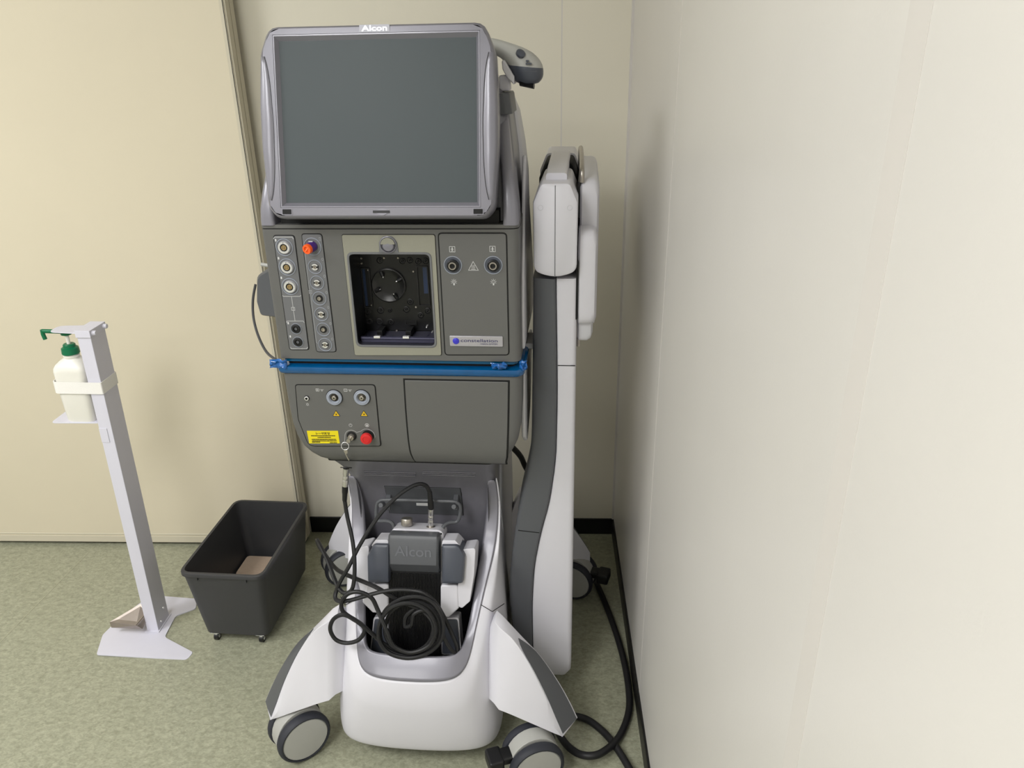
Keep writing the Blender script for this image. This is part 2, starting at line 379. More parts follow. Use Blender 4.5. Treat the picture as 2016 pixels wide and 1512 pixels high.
for g, y_ in [(-.045,.062),(-.012,.056),(-.001,.04),(0,.015),(-.0006,-.005),(-.0022,-.0108),(-.0055,-.0135)]:
    rings.append([(p[0], y_, p[1]) for p in mon_out(g)])
mo.loft(rings, 0, True, False)
# front face between the outline and the bezel opening
def ring_match(outl, x0, x1, z0_, z1_):
    out = []
    for p in outl:
        a = p[0]/.19; b = p[1]/.16; s = max(abs(a), abs(b)); a /= s; b /= s
        out.append(((x0+x1)/2+(x1-x0)/2*a, (z0_+z1_)/2+(z1_-z0_)/2*b))
    return out
def rectloop(x0, x1, z0_, z1_, k):
    # k points round a rectangle, corners included, starting bottom-left going right
    per = k//4; out = []
    for (a, b), (c, d) in (((x0,z0_),(x1,z0_)),((x1,z0_),(x1,z1_)),((x1,z1_),(x0,z1_)),((x0,z1_),(x0,z0_))):
        for j in range(per): out.append((a+(c-a)*j/per, b+(d-b)*j/per))
    return out
def resample(poly, k, start):
    # walk the outline evenly by angle matching a rectangle loop
    out = []
    for q in start:
        best = None; d = Vector((q[0]/.1745, q[1]/.139)); m = max(abs(d.x), abs(d.y)); d = Vector((q[0], q[1]))
        # intersect ray from origin through q with poly
        for i in range(len(poly)):
            a = Vector(poly[i]); b = Vector(poly[(i+1) % len(poly)]); e = b-a; den = d.x*e.y-d.y*e.x
            if abs(den) < 1e-12: continue
            t = (a.x*e.y-a.y*e.x)/den; u = (a.x*d.y-a.y*d.x)/den
            if t > 0 and -1e-6 <= u <= 1+1e-6: best = (d.x*t, d.y*t)
        out.append(best)
    return out
inner = rectloop(-.1780, .1790, -.1440, .1440, 64)
outer = resample(mon_out(-.0055), 64, inner)
mo.loft([[(p[0], -.0135, p[1]) for p in outer], [(p[0], -.0142, p[1]) for p in inner], [(p[0], -.002, p[1]) for p in inner]], 0, False, False)
mo.xf(MT); mon = mo.build('monitor_housing', SILV, root, ang=40)
b = MB(); i0 = rectloop(-.1775,.1785,-.1435,.1435,8); i1 = rectloop(-.1755,.1765,-.1415,.1415,8); i2 = rectloop(-.170,.172,-.135,.135,8)
b.loft([[(p[0],-.002,p[1]) for p in i0],[(p[0],-.0138,p[1]) for p in i0],[(p[0],-.0138,p[1]) for p in i1],[(p[0],-.0058,p[1]) for p in i2]], 0, False, False)
b.xf(MT).build('screen_bezel', SILV, mon, ang=20)
MB().front(rectloop(-.1715,.1735,-.1365,.1365,8), -.004, .006).xf(MT).build('screen', SCREEN, mon)
def edge_x(v, g):
    poly = mon_out(g); best = 0
    for i in range(len(poly)):
        (xa, za), (xb, zb) = poly[i], poly[(i+1) % len(poly)]
        if (za-v)*(zb-v) <= 0 and abs(za-zb) > 1e-9: best = max(best, xa+(xb-xa)*(v-za)/(zb-za))
    return best
for s in (-1, 1):
    # grip strips: a slightly raised strip with a curved inner edge down each side of the frame
    g = MB(); N = 24; rings = []; gap_pts = []
    for k in range(N+1):
        t = k/N; v = -.142+t*.262
        wv = max(0, math.sin(math.pi*t))**.5
        e0, e1, e2 = edge_x(v, -.0055), edge_x(v, -.0022), edge_x(v, -.0006); e3 = edge_x(v, 0)
        xi = e3-.001-.0235*wv; c1 = lambda x: min(max(x, xi), e3)
        gap_pts.append((s*(xi-.0007), v))
        u_ = .0014*wv; rings.append([(s*xi, -.0134*min(1,wv*3), v), (s*c1(xi+.0015*wv), -.0134*min(1,wv*3)-u_, v), (s*max(c1(e0), xi+.0016*wv), -.0134*min(1,wv*3)-u_, v), (s*max(c1(e1), xi+.0018*wv), -.0105*min(1,wv*3)-u_, v), (s*(max(c1(e2), xi)+.0006*wv-.0004), -.005, v), (s*(e3+.0012*wv-.0006), .012, v), (s*(e3-.002), .034, v), (s*(e3-.006), .01, v)])
    g.loft(rings).xf(MT).build('side_grip', SILV, mon, ang=60)
    MB().stroke(gap_pts[1:-1], .0009, .0146).xf(MT).build('grip_gap', GAP, mon)
MB().front(rr(-.026,.026,.1445,.1565,.001,2), .008, .0146).xf(MT).build('brand_plate', SILD, mon)
text('Alcon', -.022, .1462, .044, .009, .0148, 0, MB(), bold=.02).xf(MT).build('brand_lettering', mat('letter_silver', (232,232,236), .3, metal=.3, noise=.02), mon)
for xx in (-.1665, .1745):
    MB().ringfront(rr(xx-.0095,xx+.0095,-.1565,-.1455,.001,2), rr(xx-.0082,xx+.0082,-.1553,-.1467,.001,2), .012, .0146).front(rr(xx-.0082,xx+.0082,-.1553,-.1467,.001,2), .01, .0142, 1).xf(MT).build('sensor_window', [SILV, GAP], mon)
sl = MB().front(rr(-.0115,.0185,-.1535,-.149,.0005,2), .01, .0146, 1)
sl.front(rp([(-.008,-.1535),(.003,-.1575),(.007,-.1575),(.016,-.1535)], .002, 3), .01, .0149, 0)
sl.front(rp([(-.008,-.149),(.016,-.149),(.007,-.146),(.003,-.146)], .002, 3), .01, .0149, 0)
sl.xf(MT).build('card_slot', [SILV, BLACK], mon)
# ---- left socket columns, lamp panel, cassette surround on the upper console face
def gpanel(name, corners, r, m, parent, d=.0016, gap=.0016):
    mb = MB().front(rp(off(corners, gap), [x+gap for x in r] if isinstance(r, list) else r+gap, 4), -.001, d*.35, 1)
    mb.front(rp(corners, r, 4), 0, d, 0)
    return mb.build(name, [m, GAP], parent, .0004, 1)
PD = .0016
p1_ = gpanel('socket_strip', [FP(571,688), FP(608,688), FP(579,464), FP(539,464)], .005, PANEL2, root)
p2_ = gpanel('socket_strip', [FP(624,692), FP(661.5,692), FP(633,461), FP(594.5,461)], .005, PANEL2, root)
p3_ = gpanel('lamp_panel', [FP(877.5,697.5), FP(1001,697.5), FP(996,460), FP(864,460)], .006, PANEL, root, gap=.0024)
def socket_mesh(kind, R):
    mb = MB(); k = R/.0167
    ringp = [(R*.90,-.001),(R*.90,PD+.0006),(R*.93,PD+.0013),(R*.98,PD+.0013),(R,PD+.0006),(R,-.001)]
    mb.lathe(ringp, m=0, seg=28, caps=False)
    if kind == 'metal':
        mb.lathe([(R*.74,0),(R*.74,.0042),(R*.66,.0066),(R*.44,.0066),(R*.40,.002)], m=1, seg=28)
        mb.lathe([(R*.41,.0021),(R*.41,.0046),(R*.39,.0046),(0.0001,.0046)], m=3, seg=20)
        mb.lathe([(R*.29,.0046),(R*.29,.0062),(.0001,.0062)], m=2, seg=16)
        for a in range(4):
            mb.lathe([(R*.05,.0062),(R*.05,.0066),(.0001,.0066)], o=(R*.14*math.cos(a*1.57+.7),0,R*.14*math.sin(a*1.57+.7)), m=3, seg=8)
        mb.front(ell(0, R*.55, R*.05, None, 8), .0066, .0069, 3)
    elif kind == 'luer':
        mb.lathe([(R*.50,PD),(R*.50,PD+.0006),(.0001,PD+.0006)], m=3, seg=20)
        for t0 in (.35, 3.5):
            arc = ell(0, 0, R*.46, None, 12, t0, t0+2.3); arc2 = ell(0, 0, R*.26, None, 12, t0, t0+2.3)[::-1]
            mb.front(arc+arc2, PD, PD+.003, 1)
        mb.lathe([(R*.22,PD),(R*.22,PD+.004),(R*.13,PD+.004),(R*.12,PD+.001)], m=4, seg=14)
    elif kind == 'dark':
        mb.lathe([(R*.5,PD),(R*.5,PD+.0012),(.0001,PD+.0012)], m=3, seg=20)
        mb.lathe([(R*.27,PD),(R*.27,PD+.003),(R*.17,PD+.003),(R*.15,PD+.0014)], m=4, seg=14)
    elif kind == 'jack':
        mb.lathe([(R*.78,PD),(R*.78,PD+.0022),(R*.6,PD+.003),(R*.45,PD+.003),(R*.40,PD+.001)], m=3, seg=22)
        mb.lathe([(R*.25,PD),(R*.25,PD+.0022),(.0001,PD+.0022)], m=5, seg=14)
    elif kind == 'lamp':
        mb.lathe([(R*.88,PD),(R*.88,PD+.0006),(R*.7,PD+.0008)], m=6, seg=28)
        mb.lathe([(R*.64,PD),(R*.64,PD+.005),(R*.56,PD+.006),(R*.50,PD+.006),(R*.47,PD+.0035)], m=3, seg=26)
        mb.lathe([(R*.44,PD),(R*.44,PD+.008),(R*.40,PD+.009),(R*.30,PD+.009),(R*.26,PD+.003)], m=4, seg=22)
    return mb.mesh('socket', [RINGC, CHROME, BRASS, BLACK, STEEL, DGREY, BGREY])
SK = {}
def sock(kind, px, py, Rpx, parent, name='socket'):
    p = FP(px, py); key = (kind, Rpx)
    if key not in SK: SK[key] = socket_mesh(kind, Rpx*.00094)
    o = bpy.data.objects.new(name, SK[key]); COL.objects.link(o); o.parent = parent; o.location = (p[0], 0, p[1]); return o
for px, py in ((560.7,486.4),(566.4,525.3),(572.1,563.5)): sock('metal', px, py, 17.7, p1_)
for px, py in ((583.6,646.5),(587.4,672.6)): sock('jack', px, py, 11.7, p1_)
sock('luer', 616, 485, 18, p2_)
for px, py, k in ((621,524.8,'luer'),(625,556,'luer'),(629.5,587,'dark'),(633.5,618,'luer'),(637.4,648,'dark'),(641,677.8,'luer')): sock(k, px, py, 14.7, p2_)
for px, py in ((892,521.5),(971.4,521.5)): sock('lamp', px, py, 18.4, p3_)
# printed lines and icons
def L(*pp): return [FP(a, b_) for a, b_ in pp]
class Marks:
    # every call draws one printed mark and makes it a part of its own
    def __init__(s, m, parent, name='printed_mark'): s.m, s.p, s.n, s.cur = m, parent, name, None
    def grp(s): s.end(); s.cur = MB(); return s
    def end(s):
        if s.cur and s.cur.v: s.cur.build(s.n, s.m, s.p)
        s.cur = None; return s
    def _do(s, fn, *a, **k):
        if s.cur is not None: getattr(s.cur, fn)(*a, **k)
        else: getattr(MB(), fn)(*a, **k).build(s.n, s.m, s.p)
        return s
    def stroke(s, *a, **k): return s._do('stroke', *a, **k)
    def front(s, *a, **k): return s._do('front', *a, **k)
d_ = PD+.0002
pr = Marks(PRINT, p1_)
pr.stroke(L((539,470),(541,466.5),(576,466.5),(578,470)), .0008, d_)
pr.stroke(L((557,581.5),(559,583),(591,583),(593,581)), .0008, d_)
pr.stroke(L((574.5,583.5),(577.4,604)), .0007, d_); pr.stroke(L((578.3,610.5),(581.5,631)), .0007, d_)
pr.stroke(L((574.3,604.5),(580.5,604.5),(581.3,610.5),(575,610.5)), .0007, d_, closed=True); pr.stroke(L((578,605.5),(578,609.5)), .0008, d_)
pr.stroke(L((564.5,634.5),(565.5,631.5),(597.5,631.5),(599.5,634.5)), .0008, d_)
pr.stroke(L((573,683.5),(574,685.8),(604.5,685.8),(606,683)), .0008, d_)
for px, py in ((543.3,472.5),(549,508),(554.5,546.5),(568,635.6),(572,661.8)):
    x, z = FP(px, py); pr.front(rr(x-.0014,x+.0014,z-.0024,z+.0024,.001,2), PD, d_)
pr.end()
pr = Marks(PRINTG, p2_)
pr.stroke(L((601,499),(602,497),(603,497)), .0007, d_); pr.stroke(L((601,499),(609.5,569)), .0007, d_); pr.stroke(L((612.5,579),(623.5,674),(626,675)), .0007, d_)
pr.stroke(L((608.5,571),(613.8,571),(614.7,577.5),(609.3,577.5)), .0007, d_, closed=True); pr.stroke(L((611.5,572.3),(611.7,576)), .0008, d_)
for px, py in ((635.5,510),(639.5,543.2),(643.5,575.2),(647,604.5),(651,636.5),(654.5,667)):
    x, z = FP(px, py); pr.stroke(ell(x, z, .0016, .0026, 8), .0007, d_, closed=True)
x, z = FP(630.2, 470); pr.stroke([(x-.0012,z-.003),(x+.0012,z-.003),(x+.0012,z+.003),(x-.0012,z+.003)], .0006, d_, closed=True)
pr.end()
pr = Marks(PRINT, p3_, 'printed_icon')
for px, py in ((890.6,490.3),(969.8,489.7)):
    pr.grp(); x, z = FP(px, py); s = .005
    pr.stroke([(x-s,z-s),(x+s,z-s),(x+s,z+s),(x-s,z+s)], .0008, d_, closed=True)
    pr.front(ell(x, z+.003, .0009, None, 8), PD, d_); pr.stroke([(x,z+.002),(x,z-.0008)], .0018, d_)
    pr.stroke([(x-.0022,z-.0005),(x,z+.0018),(x+.0022,z-.0005)], .0007, d_); pr.stroke([(x-.0014,z-.004),(x,z-.0008),(x+.0014,z-.004)], .0009, d_)
pr.grp(); x, z = FP(932, 523.5)
pr.stroke([(x-.0092,z-.0078),(x+.0092,z-.0078),(x,z+.0088)], .0008, d_, closed=True)
for k in (-.0024, 0, .0024): pr.stroke([(x+k-.0006,z-.005),(x+k+.0004,z-.003),(x+k-.0006,z-.001),(x+k+.0005,z+.002)], .0006, d_)
pr.stroke([(x-.004,z-.0062),(x+.004,z-.0062)], .0006, d_)
for k_, (px, py) in enumerate(((894,554.5),(971.7,554.5))):
    pr.grp(); x, z = FP(px, py); pr.stroke(ell(x, z, .003, None, 12), .0007, d_, closed=True); pr.front(rr(x-.0013,x+.0013,z-.0065,z-.0032,.0004,2), PD, d_)
    for a in range(7):
        t = math.pi*(a/6*1.3-.15); pr.stroke([(x+.004*math.cos(t), z+.004*math.sin(t)), (x+.0058*math.cos(t), z+.0058*math.sin(t))], .0006, d_)
    text('12'[k_], x-.0007, z-.0012, .0014, .0026, PD, 0, pr.cur)
pr.end()
# badge
bx0, bz1 = FP(885.5, 660); bx1, bz0 = FP(990.5, 681.5)
MB().front(rr(bx0,bx1,bz0,bz1,.002,3), 0, .0042).build('name_badge', BADGE, p3_, .0008)
gx, gz = FP(898.3, 670)
MB().lathe([(.0066,.004),(.006,.0056),(.004,.0066),(.0001,.0072)], o=(gx,0,gz), m=0, seg=18).build('badge_globe', GLOBE, p3_)
tx0, tz1 = FP(907.5, 665.5); tx1, tz0 = FP(980, 672.5)
tb = text('constellation', tx0, tz0, tx1-tx0, tz1-tz0, .0044, 0, MB())
tb = tb.build('badge_lettering', NAVY, p3_)
tx0, tz1 = FP(946, 674.3); tx1, tz0 = FP(980, 677.6)
text('VISION SYSTEM', tx0, tz0, tx1-tx0, tz1-tz0, .0044, 0, MB()).build('badge_lettering', NAVY, p3_)
# ---- cassette surround and bay
co = [FP(699,699), FP(868.5,699), FP(856,462), FP(673,462)]
cs = [(-.0868,co[0][1]),(.0862,co[1][1]),(.0868,co[2][1]),(-.0872,co[3][1])]
cas = MB().ringfront(rp(off(cs,.0012),.005,5), rr(ox0-.004,ox1+.004,oz0-.004,oz1+.004,.011,5), -.001, .0004, 1)
cas.ringfront(rp(cs,.004,5), rr(ox0-.0035,ox1+.0035,oz0-.0035,oz1+.0035,.011,5), 0, .0022, 0)
casd = cas.build('cassette_surround', [BEIGE, GAP], root, .0005, 1)
bz = MB().ringfront(rr(ox0-.0042,ox1+.0042,oz0-.0042,oz1+.0042,.012,5), rr(ox0,ox1,oz0,oz1,.009,5), -.002, .0036)
hx, hz = FP(765, 480.8)
bz.front(rp([(hx-.0185,oz1+.001),(hx+.0185,oz1+.001),(hx+.0172,hz+.004),(hx+.010,hz+.0155),(hx-.010,hz+.0155),(hx-.0172,hz+.004)], [.002,.002,.008,.012,.012,.008], 4), -.001, .0036)
bz.build('bay_bezel', PANEL2, casd, .0008, 1)
hd = MB().lathe([(.0158,.0036),(.0158,.0055),(.0145,.0062),(.0140,.004)], o=(hx,0,hz), m=0, seg=30)
hd.front(ell(hx,hz,.0142,None,30), .003, .004, 1)
hd.front([(p[0],p[1]) for p in ell(hx,hz,.0135,None,16,.1,math.pi-.1)], .004, .0075, 2)
hd.lathe([(.0115,.0035),(.0095,.0065),(.0001,.0085)], o=(hx,0,hz-.002), m=0, seg=24)
hd.build('release_handle', [SILV, GAP, BEIGE], casd)
bay = MB()
bay.ringfront(rr(ox0,ox1,oz0,oz1,.009,5), rr(ox0+.0001,ox1-.0001,oz0+.0001,oz1-.0001,.009,5), -BAYD, .001)
bay.front(rr(ox0-.002,ox1+.002,oz0-.002,oz1+.002,.009,5), -BAYD-.003, -BAYD)
bayo = bay.build('cassette_bay', BAYB, root)
def BP(cx_, cy_): return FP(660+cx_/5.815, 450+cy_/5.815, BAYD)
pxm = .00098/5.815*1.05
cx_, cz_ = BP(615, 645)
MB().lathe([(.0345,-.001),(.0345,.005),(.0325,.006),(.031,.0055),(.024,.0015),(.016,.0006),(.0001,.0006)], o=(cx_,BAYD,cz_), m=0, seg=36).build('pump_hub', mat('hub_black', (18,18,19), .3, noise=.1), bayo)
for a, b_ in ((545,520),(735,580),(500,695),(695,760)):
    px_, pz_ = BP(a, b_); v = Vector((cx_-px_, 0, cz_-pz_)).normalized()
    mbp = MB().tube([Vector((px_, BAYD-.004, pz_))-v*.006, Vector((px_, BAYD-.007, pz_))+v*.004], [.0042,.0036], 10)
    mbp.tube([Vector((px_, BAYD-.007, pz_))+v*.004, Vector((px_, BAYD-.0075, pz_))+v*.006], .0013, 8, 1)
    mbp.build('hub_roller', [BLACK, CHROME], bayo)
for a, b_, r_ in ((860,838,38),(815,925,38),(520,935,40),(628,937,24),(372,948,38),(390,1062,40),(507,1065,42),(638,1068,36),(980,990,36),(1060,940,36),(510,365,35),(770,372,35),(855,362,35),(950,375,35),(1035,370,35)):
    x, z = BP(a, b_); R = r_*pxm
    MB().lathe([(R,-.001),(R,.0016),(R*.86,.0020),(R*.8,.0006),(R*.45,.0006),(R*.42,.003),(R*.2,.003),(.0001,.001)], o=(x,BAYD,z), m=0, seg=18).build('bay_port', BLACK, bayo)
for a, b_ in ((303,397),(300,340),(380,473),(420,876),(895,490),(925,897),(705,1168),(878,1150),(560,335),(720,335)):
    x, z = BP(a, b_); MB().lathe([(.0021,-.001),(.0021,.0014),(.0015,.002),(.0001,.0018)], o=(x,BAYD,z), m=0, seg=10).build('bay_screw', STEEL, bayo)
for a, b_ in ((1057,1112),(1117,1180)):
    x, z = BP(a, b_); MB().lathe([(.0025,-.001),(.0022,.008),(.0012,.012),(.0001,.0125)], o=(x,BAYD,z), m=0, seg=10).build('guide_pin', CHROME, bayo)
x0_, z1_ = BP(790,1050); x1_, z0_ = BP(935,1100)
MB().ringfront(rr(x0_,x1_,z0_,z1_,.001,2), rr(x0_+.004,x1_-.002,z0_+.0015,z1_-.0015,.001,2), -.001, .002, 0, BAYD).build('sensor_slot', BLACK, bayo)
for q0, q1, mt in (((300,452),(432,900),BAYBL),((930,430),(1085,880),BLACK)):
    x0_, z1_ = BP(*q0); x1_, z0_ = BP(*q1)
    wn = MB().ringfront(rr(x0_-.001,x1_+.001,z0_-.001,z1_+.001,.002,3), rr(x0_+.0015,x1_-.0015,z0_+.0015,z1_-.0015,.001,3), -.001, .003, 0, BAYD)
    xa = x0_+(x1_-x0_)*(.02 if mt is BAYBL else .55); xb = xa+(x1_-x0_)*.40
    wn.front(rr(xa,xb,z0_+.003 if mt is BAYBL else z0_+.025,z1_-.002,.0005,2), 0, .0014, 1, BAYD)
    wn.build('bay_window', [BLACK, BAYBL], bayo)
rail = MB().box(ox0+.003, ox1-.003, .012, BAYD-.002, oz0+.0005, oz0+.006).tube([(ox0+.002,.016,oz0+.008),(ox1-.002,.016,oz0+.008)], .004, 10)
rail.build('door_rail', BAYR, bayo)
for a in (565, 885):
    x, z = BP(a, 1240); h_ = MB().box(x-.005, x+.006, .03, BAYD-.006, oz0+.006, oz0+.018, 0).box(x-.007, x+.006, .010, .018, oz0+.009, oz0+.0135, 1)
    h_.build('door_hinge', [BLACK, CHROME], bayo, .0006, 1)
# ---- film-covered slide-out tray between the two consoles
FR = .243
st_ = MB().flat(plan(FR-.008, .004, .29), .9385, .946, 0)
tro = st_.build('tray_rail', FILMD, root)
MB().flat(plan(FR-.012, .012, .29), .929, .9385).build('tray_gap', GAP, root)
tray = MB(); rings = []
for z, hwz, f in [(.9135,.2445,-.001),(.917,.2475,-.005),(.924,.2485,-.0075),(.9295,.2465,-.006),(.931,.2435,-.002)]:
    rings.append([(p[0], p[1], z) for p in rp([(-hwz,.16),(-hwz,f),(hwz,f),(hwz,.16)], [0,.012,.02,0], 5)])
sltr = tray.loft(rings).build('slide_tray', FILM, root, ang=50)
sltr['label'] = 'slide-out tray still wrapped in blue protective film'
def scrap(cx, cy, cz, n, sx, sz, seed):
    # a crumpled flap of film: folded sheet with some thickness
    rnd = random.Random(seed); mb = MB(); N, M_ = 7, 5; g0 = []; g1 = []
    for i in range(N):
        for j in range(M_):
            u, v = i/(N-1)-.5, j/(M_-1)-.5
            h = rnd.uniform(-.004,.004)
            g0.append((cx+u*sx+rnd.uniform(-.0022,.0022), cy+h, cz+v*sz*(1-.35*abs(u))+rnd.uniform(-.002,.002)))
    fs = [(i*M_+j, (i+1)*M_+j, (i+1)*M_+j+1, i*M_+j+1) for i in range(N-1) for j in range(M_-1)]
    mb.add(g0, fs); o = mb.build('film_flap', FILML, sltr, ang=5)
    so = o.modifiers.new('t', 'SOLIDIFY'); so.thickness = .0006; return o
scrap(-.243, -.008, .937, 0, .036, .019, 3); scrap(.199, -.009, .9405, 0, .03, .014, 5); scrap(.2465, .004, .937, 0, .014, .022, 9)
# ---- lower console
LWF = [(.70,.172,.027),(.706,.181,.021),(.715,.196,.0135),(.73,.2105,.006),(.745,.2215,.002),(.77,.2325,0),(.80,.2385,0),(.85,.2415,0),(.915,.243,0)]
def wf(z): return interp(LWF, z)
lo = MB(); rings = []
for z in [.706,.71,.715,.722,.73,.7375,.745,.757,.77,.785,.80,.825,.85,.8825,.915]:
    hwz, f = wf(z); rings.append([(p[0], p[1], z) for p in rp([(-hwz,.27),(-hwz,f),(hwz,f),(hwz,.27)], [.05,.018,.022,.05], 5)])
loc_ = lo.loft(rings).build('lower_housing', PANEL, root, ang=50)
MB().flat(plan(.1795,.0235,.25), .7025, .7075).build('housing_gap', GAP, loc_)
# storage door follows the curved face
def curved(name, rows, m, parent, d, gap, zs):
    # rows: (z, xl, xr) table
    mb = MB()
    for g, dd, mi in ((gap, d*.3, 1), (0, d, 0)):
        rg = []; zl = [zs[0]-g]+list(zs[1:-1])+[zs[-1]+g]
        for k, z in enumerate(zl):
            a, b_ = interp(rows, min(max(z, zs[0]), zs[-1])); f = wf(z)[1]; a -= g; b_ += g
            rg.append([(a, f+.003, z), (a, f-dd, z), (b_, f-dd, z), (b_, f+.003, z)])
        mb.loft(rg, mi)
    return mb.build(name, [m, GAP], parent, .0012 if gap else 0, 2, ang=30)
def on_low(px, py):
    v = 0.0
    for _ in range(12):
        p = LY(px, py, v); v = wf(p.z)[1]
    return LY(px, py, v)
le = [on_low(*t) for t in ((797,748),(800,800),(804,850),(806.5,872),(809.5,890),(814,901),(819,908))]
re_ = [on_low(*t) for t in ((1000.5,748),(1000,800),(999,850),(998,880),(997,900),(995,909))]
zlo = le[-1].z
zlist = [zlo,zlo+.003,zlo+.007,zlo+.012,.731,.737,.745,.755,.77,.80,.84,.88,le[0].z]
tl2, tr2 = [(p.z, p.x) for p in le], [(p.z, p.x) for p in re_]
rows = [(z, interp(tl2, z)[0], interp(tr2, z)[0]) for z in zlist]
sd = curved('storage_door', rows, PANEL, root, .0022, .0036, zlist)
# laser panel
lc_ = [FP(609,877), FP(749,877), FP(737.5,758), FP(582.5,758)]
lc_ = [lc_[0], lc_[1], lc_[2], lc_[3], (FP(590,825)[0]-.002, FP(590,825)[1])]
lp = gpanel('laser_panel', lc_, [.014,.004,.006,.005,.05], PANEL, root, gap=.002)
def laser_socket():
    R = .0176; mb = MB()
    mb.lathe([(R,0),(R,PD+.0008),(R*.93,PD+.001)], m=1, seg=28)
    mb.lathe([(R*.93,0),(R*.93,PD+.003),(R*.86,PD+.0045),(R*.74,PD+.0042),(R*.68,PD+.0052),(R*.60,PD+.005),(R*.48,PD+.0008)], m=0, seg=28)
    mb.lathe([(R*.49,PD+.0004),(R*.49,PD+.001),(.0001,PD+.001)], m=2, seg=20)
    mb.lathe([(R*.26,PD),(R*.26,PD+.0045),(R*.2,PD+.005),(R*.09,PD+.005),(R*.08,PD+.002)], m=2, seg=16)
    mb.lathe([(R*.085,PD+.004),(R*.085,PD+.0052),(.0001,PD+.0052)], m=1, seg=8)
    return mb.mesh('laser_socket', [RINGC, GAP, STEEL])
ls = laser_socket()
for px, py in ((659,781.6),(713.2,781.6)):
    p = FP(px, py); o = bpy.data.objects.new('laser_socket', ls); COL.objects.link(o); o.parent = lp; o.location = (p[0],0,p[1])
x, z = FP(604.8, 783)
MB().lathe([(.0056,0),(.0056,PD+.001),(.0046,PD+.0012),(.0046,PD+.003),(.0036,PD+.0035),(.0026,PD+.0035),(.0024,PD)], o=(x,0,z), m=[1,1,0,0,0,1], seg=18).build('round_jack', [CHROME, GAP], lp)
for px, py in ((662.4,813),(717,813)):
    x, z = FP(px, py); tw, th = .0082, .0066; tri = [(x-tw,z-th),(x+tw,z-th),(x,z+th*1.05)]
    mb = MB().front(rp(tri,.0008,3), PD, PD+.0004, 1).front(rp(off(tri,-.0008),.0006,3), PD, PD+.0006, 0)
    mb.front(ell(x, z-.002, .0013, None, 8), PD, PD+.0008, 1)
    for a in range(8): mb.stroke([(x,z-.002),(x+.0026*math.cos(a*.785), z-.002+.0026*math.sin(a*.785))], .0003, PD+.0008, 1)
    mb.build('warning_triangle', [AMBER, PRINTB], lp)
lb = [FP(609.4,872), FP(669.5,872), FP(665.8,847.3), FP(604.6,847.3)]
yl = MB().front(lb, PD, PD+.0005, 0); yo = yl.build('warning_label', YELLOW, lp)
yo['label'] = 'yellow laser warning label'
a_, b_ = FP(623,854.6); c_, dd_ = FP(650,850)
tl_ = text('レーザ放射', a_, b_, c_-a_, dd_-b_, PD+.0006, 0, MB(), bold=.02)
tl_.build('label_heading', PRINTB, lp)
rnd = random.Random(4)
for yy, xa, xb in ((856.8,613,660.5),(860,626,652),(863.8,614.5,662.5),(866.8,615,663.5),(869.2,615,631),(870.6,650,664)):
    mb = MB(); xp = xa
    while xp < xb:
        w_ = rnd.uniform(.8, 2.2); p = FP(xp, yy+1); q2 = FP(min(xp+w_, xb), yy-.6)
        mb.add([(p[0],-PD-.0007,p[1]),(q2[0],-PD-.0007,p[1]),(q2[0],-PD-.0007,q2[1]),(p[0],-PD-.0007,q2[1])], [(0,1,2,3)]); xp += w_+rnd.uniform(.25,.6)
    o = mb.build('label_text_line', PRINTB, lp); o['kind'] = 'stuff'
# lock, stop button, icons
kx, kz = FP(693, 857.5)
MB().lathe([(.0105,0),(.0105,PD+.0006),(.0095,PD+.001),(.0001,PD+.001)], o=(kx,0,kz), m=0, seg=24).lathe([(.0066,PD),(.0066,.0095),(.0056,.011),(.0001,.011)], o=(kx,0,kz-.0006), m=1, seg=18).build('key_lock', [GAP, STEEL], lp)
rx, rz = FP(725, 857)
MB().lathe([(.0125,0),(.0125,PD+.001),(.0118,PD+.0015),(.0095,PD+.0015),(.0095,.012)], o=(rx,0,rz), m=1, seg=24).lathe([(.0095,.010),(.0118,.0115),(.0122,.016),(.0115,.0185),(.0065,.020),(.006,.0192),(.0001,.0195)], o=(rx,0,rz), m=0, seg=30).build('stop_button', [RED, GAP], lp)
pr = Marks(PRINT, lp, 'printed_icon')
x, z = FP(690.6,836.4); pr.grp(); pr.stroke(ell(x,z,.0032,None,14,math.pi*.62,math.pi*2.38), .0007, d_); pr.stroke([(x,z+.0005),(x,z+.0038)], .0007, d_)
x, z = FP(722.9,836.4); pr.grp(); pr.stroke(ell(x,z,.0039,None,16), .0009, d_, closed=True); pr.front(rr(x-.0018,x+.0018,z-.0024,z+.0006,.0004,2), PD, d_); pr.stroke([(x-.0022,z+.0015),(x+.0022,z+.0015)], .0006, d_)
x, z = FP(606,795.5); pr.grp(); pr.stroke(ell(x,z,.0018,None,10), .0006, d_, closed=True)
for a in range(6): pr.stroke([(x+.0024*math.cos(a*1.047+.5), z+.0024*math.sin(a*1.047+.5)), (x+.0033*math.cos(a*1.047+.5), z+.0033*math.sin(a*1.047+.5))], .0006, d_)
for k_, (px, py) in enumerate(((625.6,767),(680.7,767.5))):
    x, z = FP(px, py); pr.grp(); pr.stroke([(x-.003,z-.0026),(x+.003,z-.0026),(x+.003,z+.0026),(x-.003,z+.0026)], .0008, d_, closed=True); text('12'[k_], x-.0009, z-.0014, .0016, .0028, PD, 0, pr.cur)
    pr.grp(); pr.stroke([(x+.005,z+.001),(x+.013,z+.001)], .0006, d_); pr.stroke(ell(x+.009,z-.0012,.0014,None,8), .0006, d_, closed=True)
pr.grp()
pts = [FP(679,868)]+[(kx+.0145*math.cos(t), kz-.001+.0145*math.sin(t)) for t in [math.pi-.2-i*(math.pi-.9)/8 for i in range(9)]]
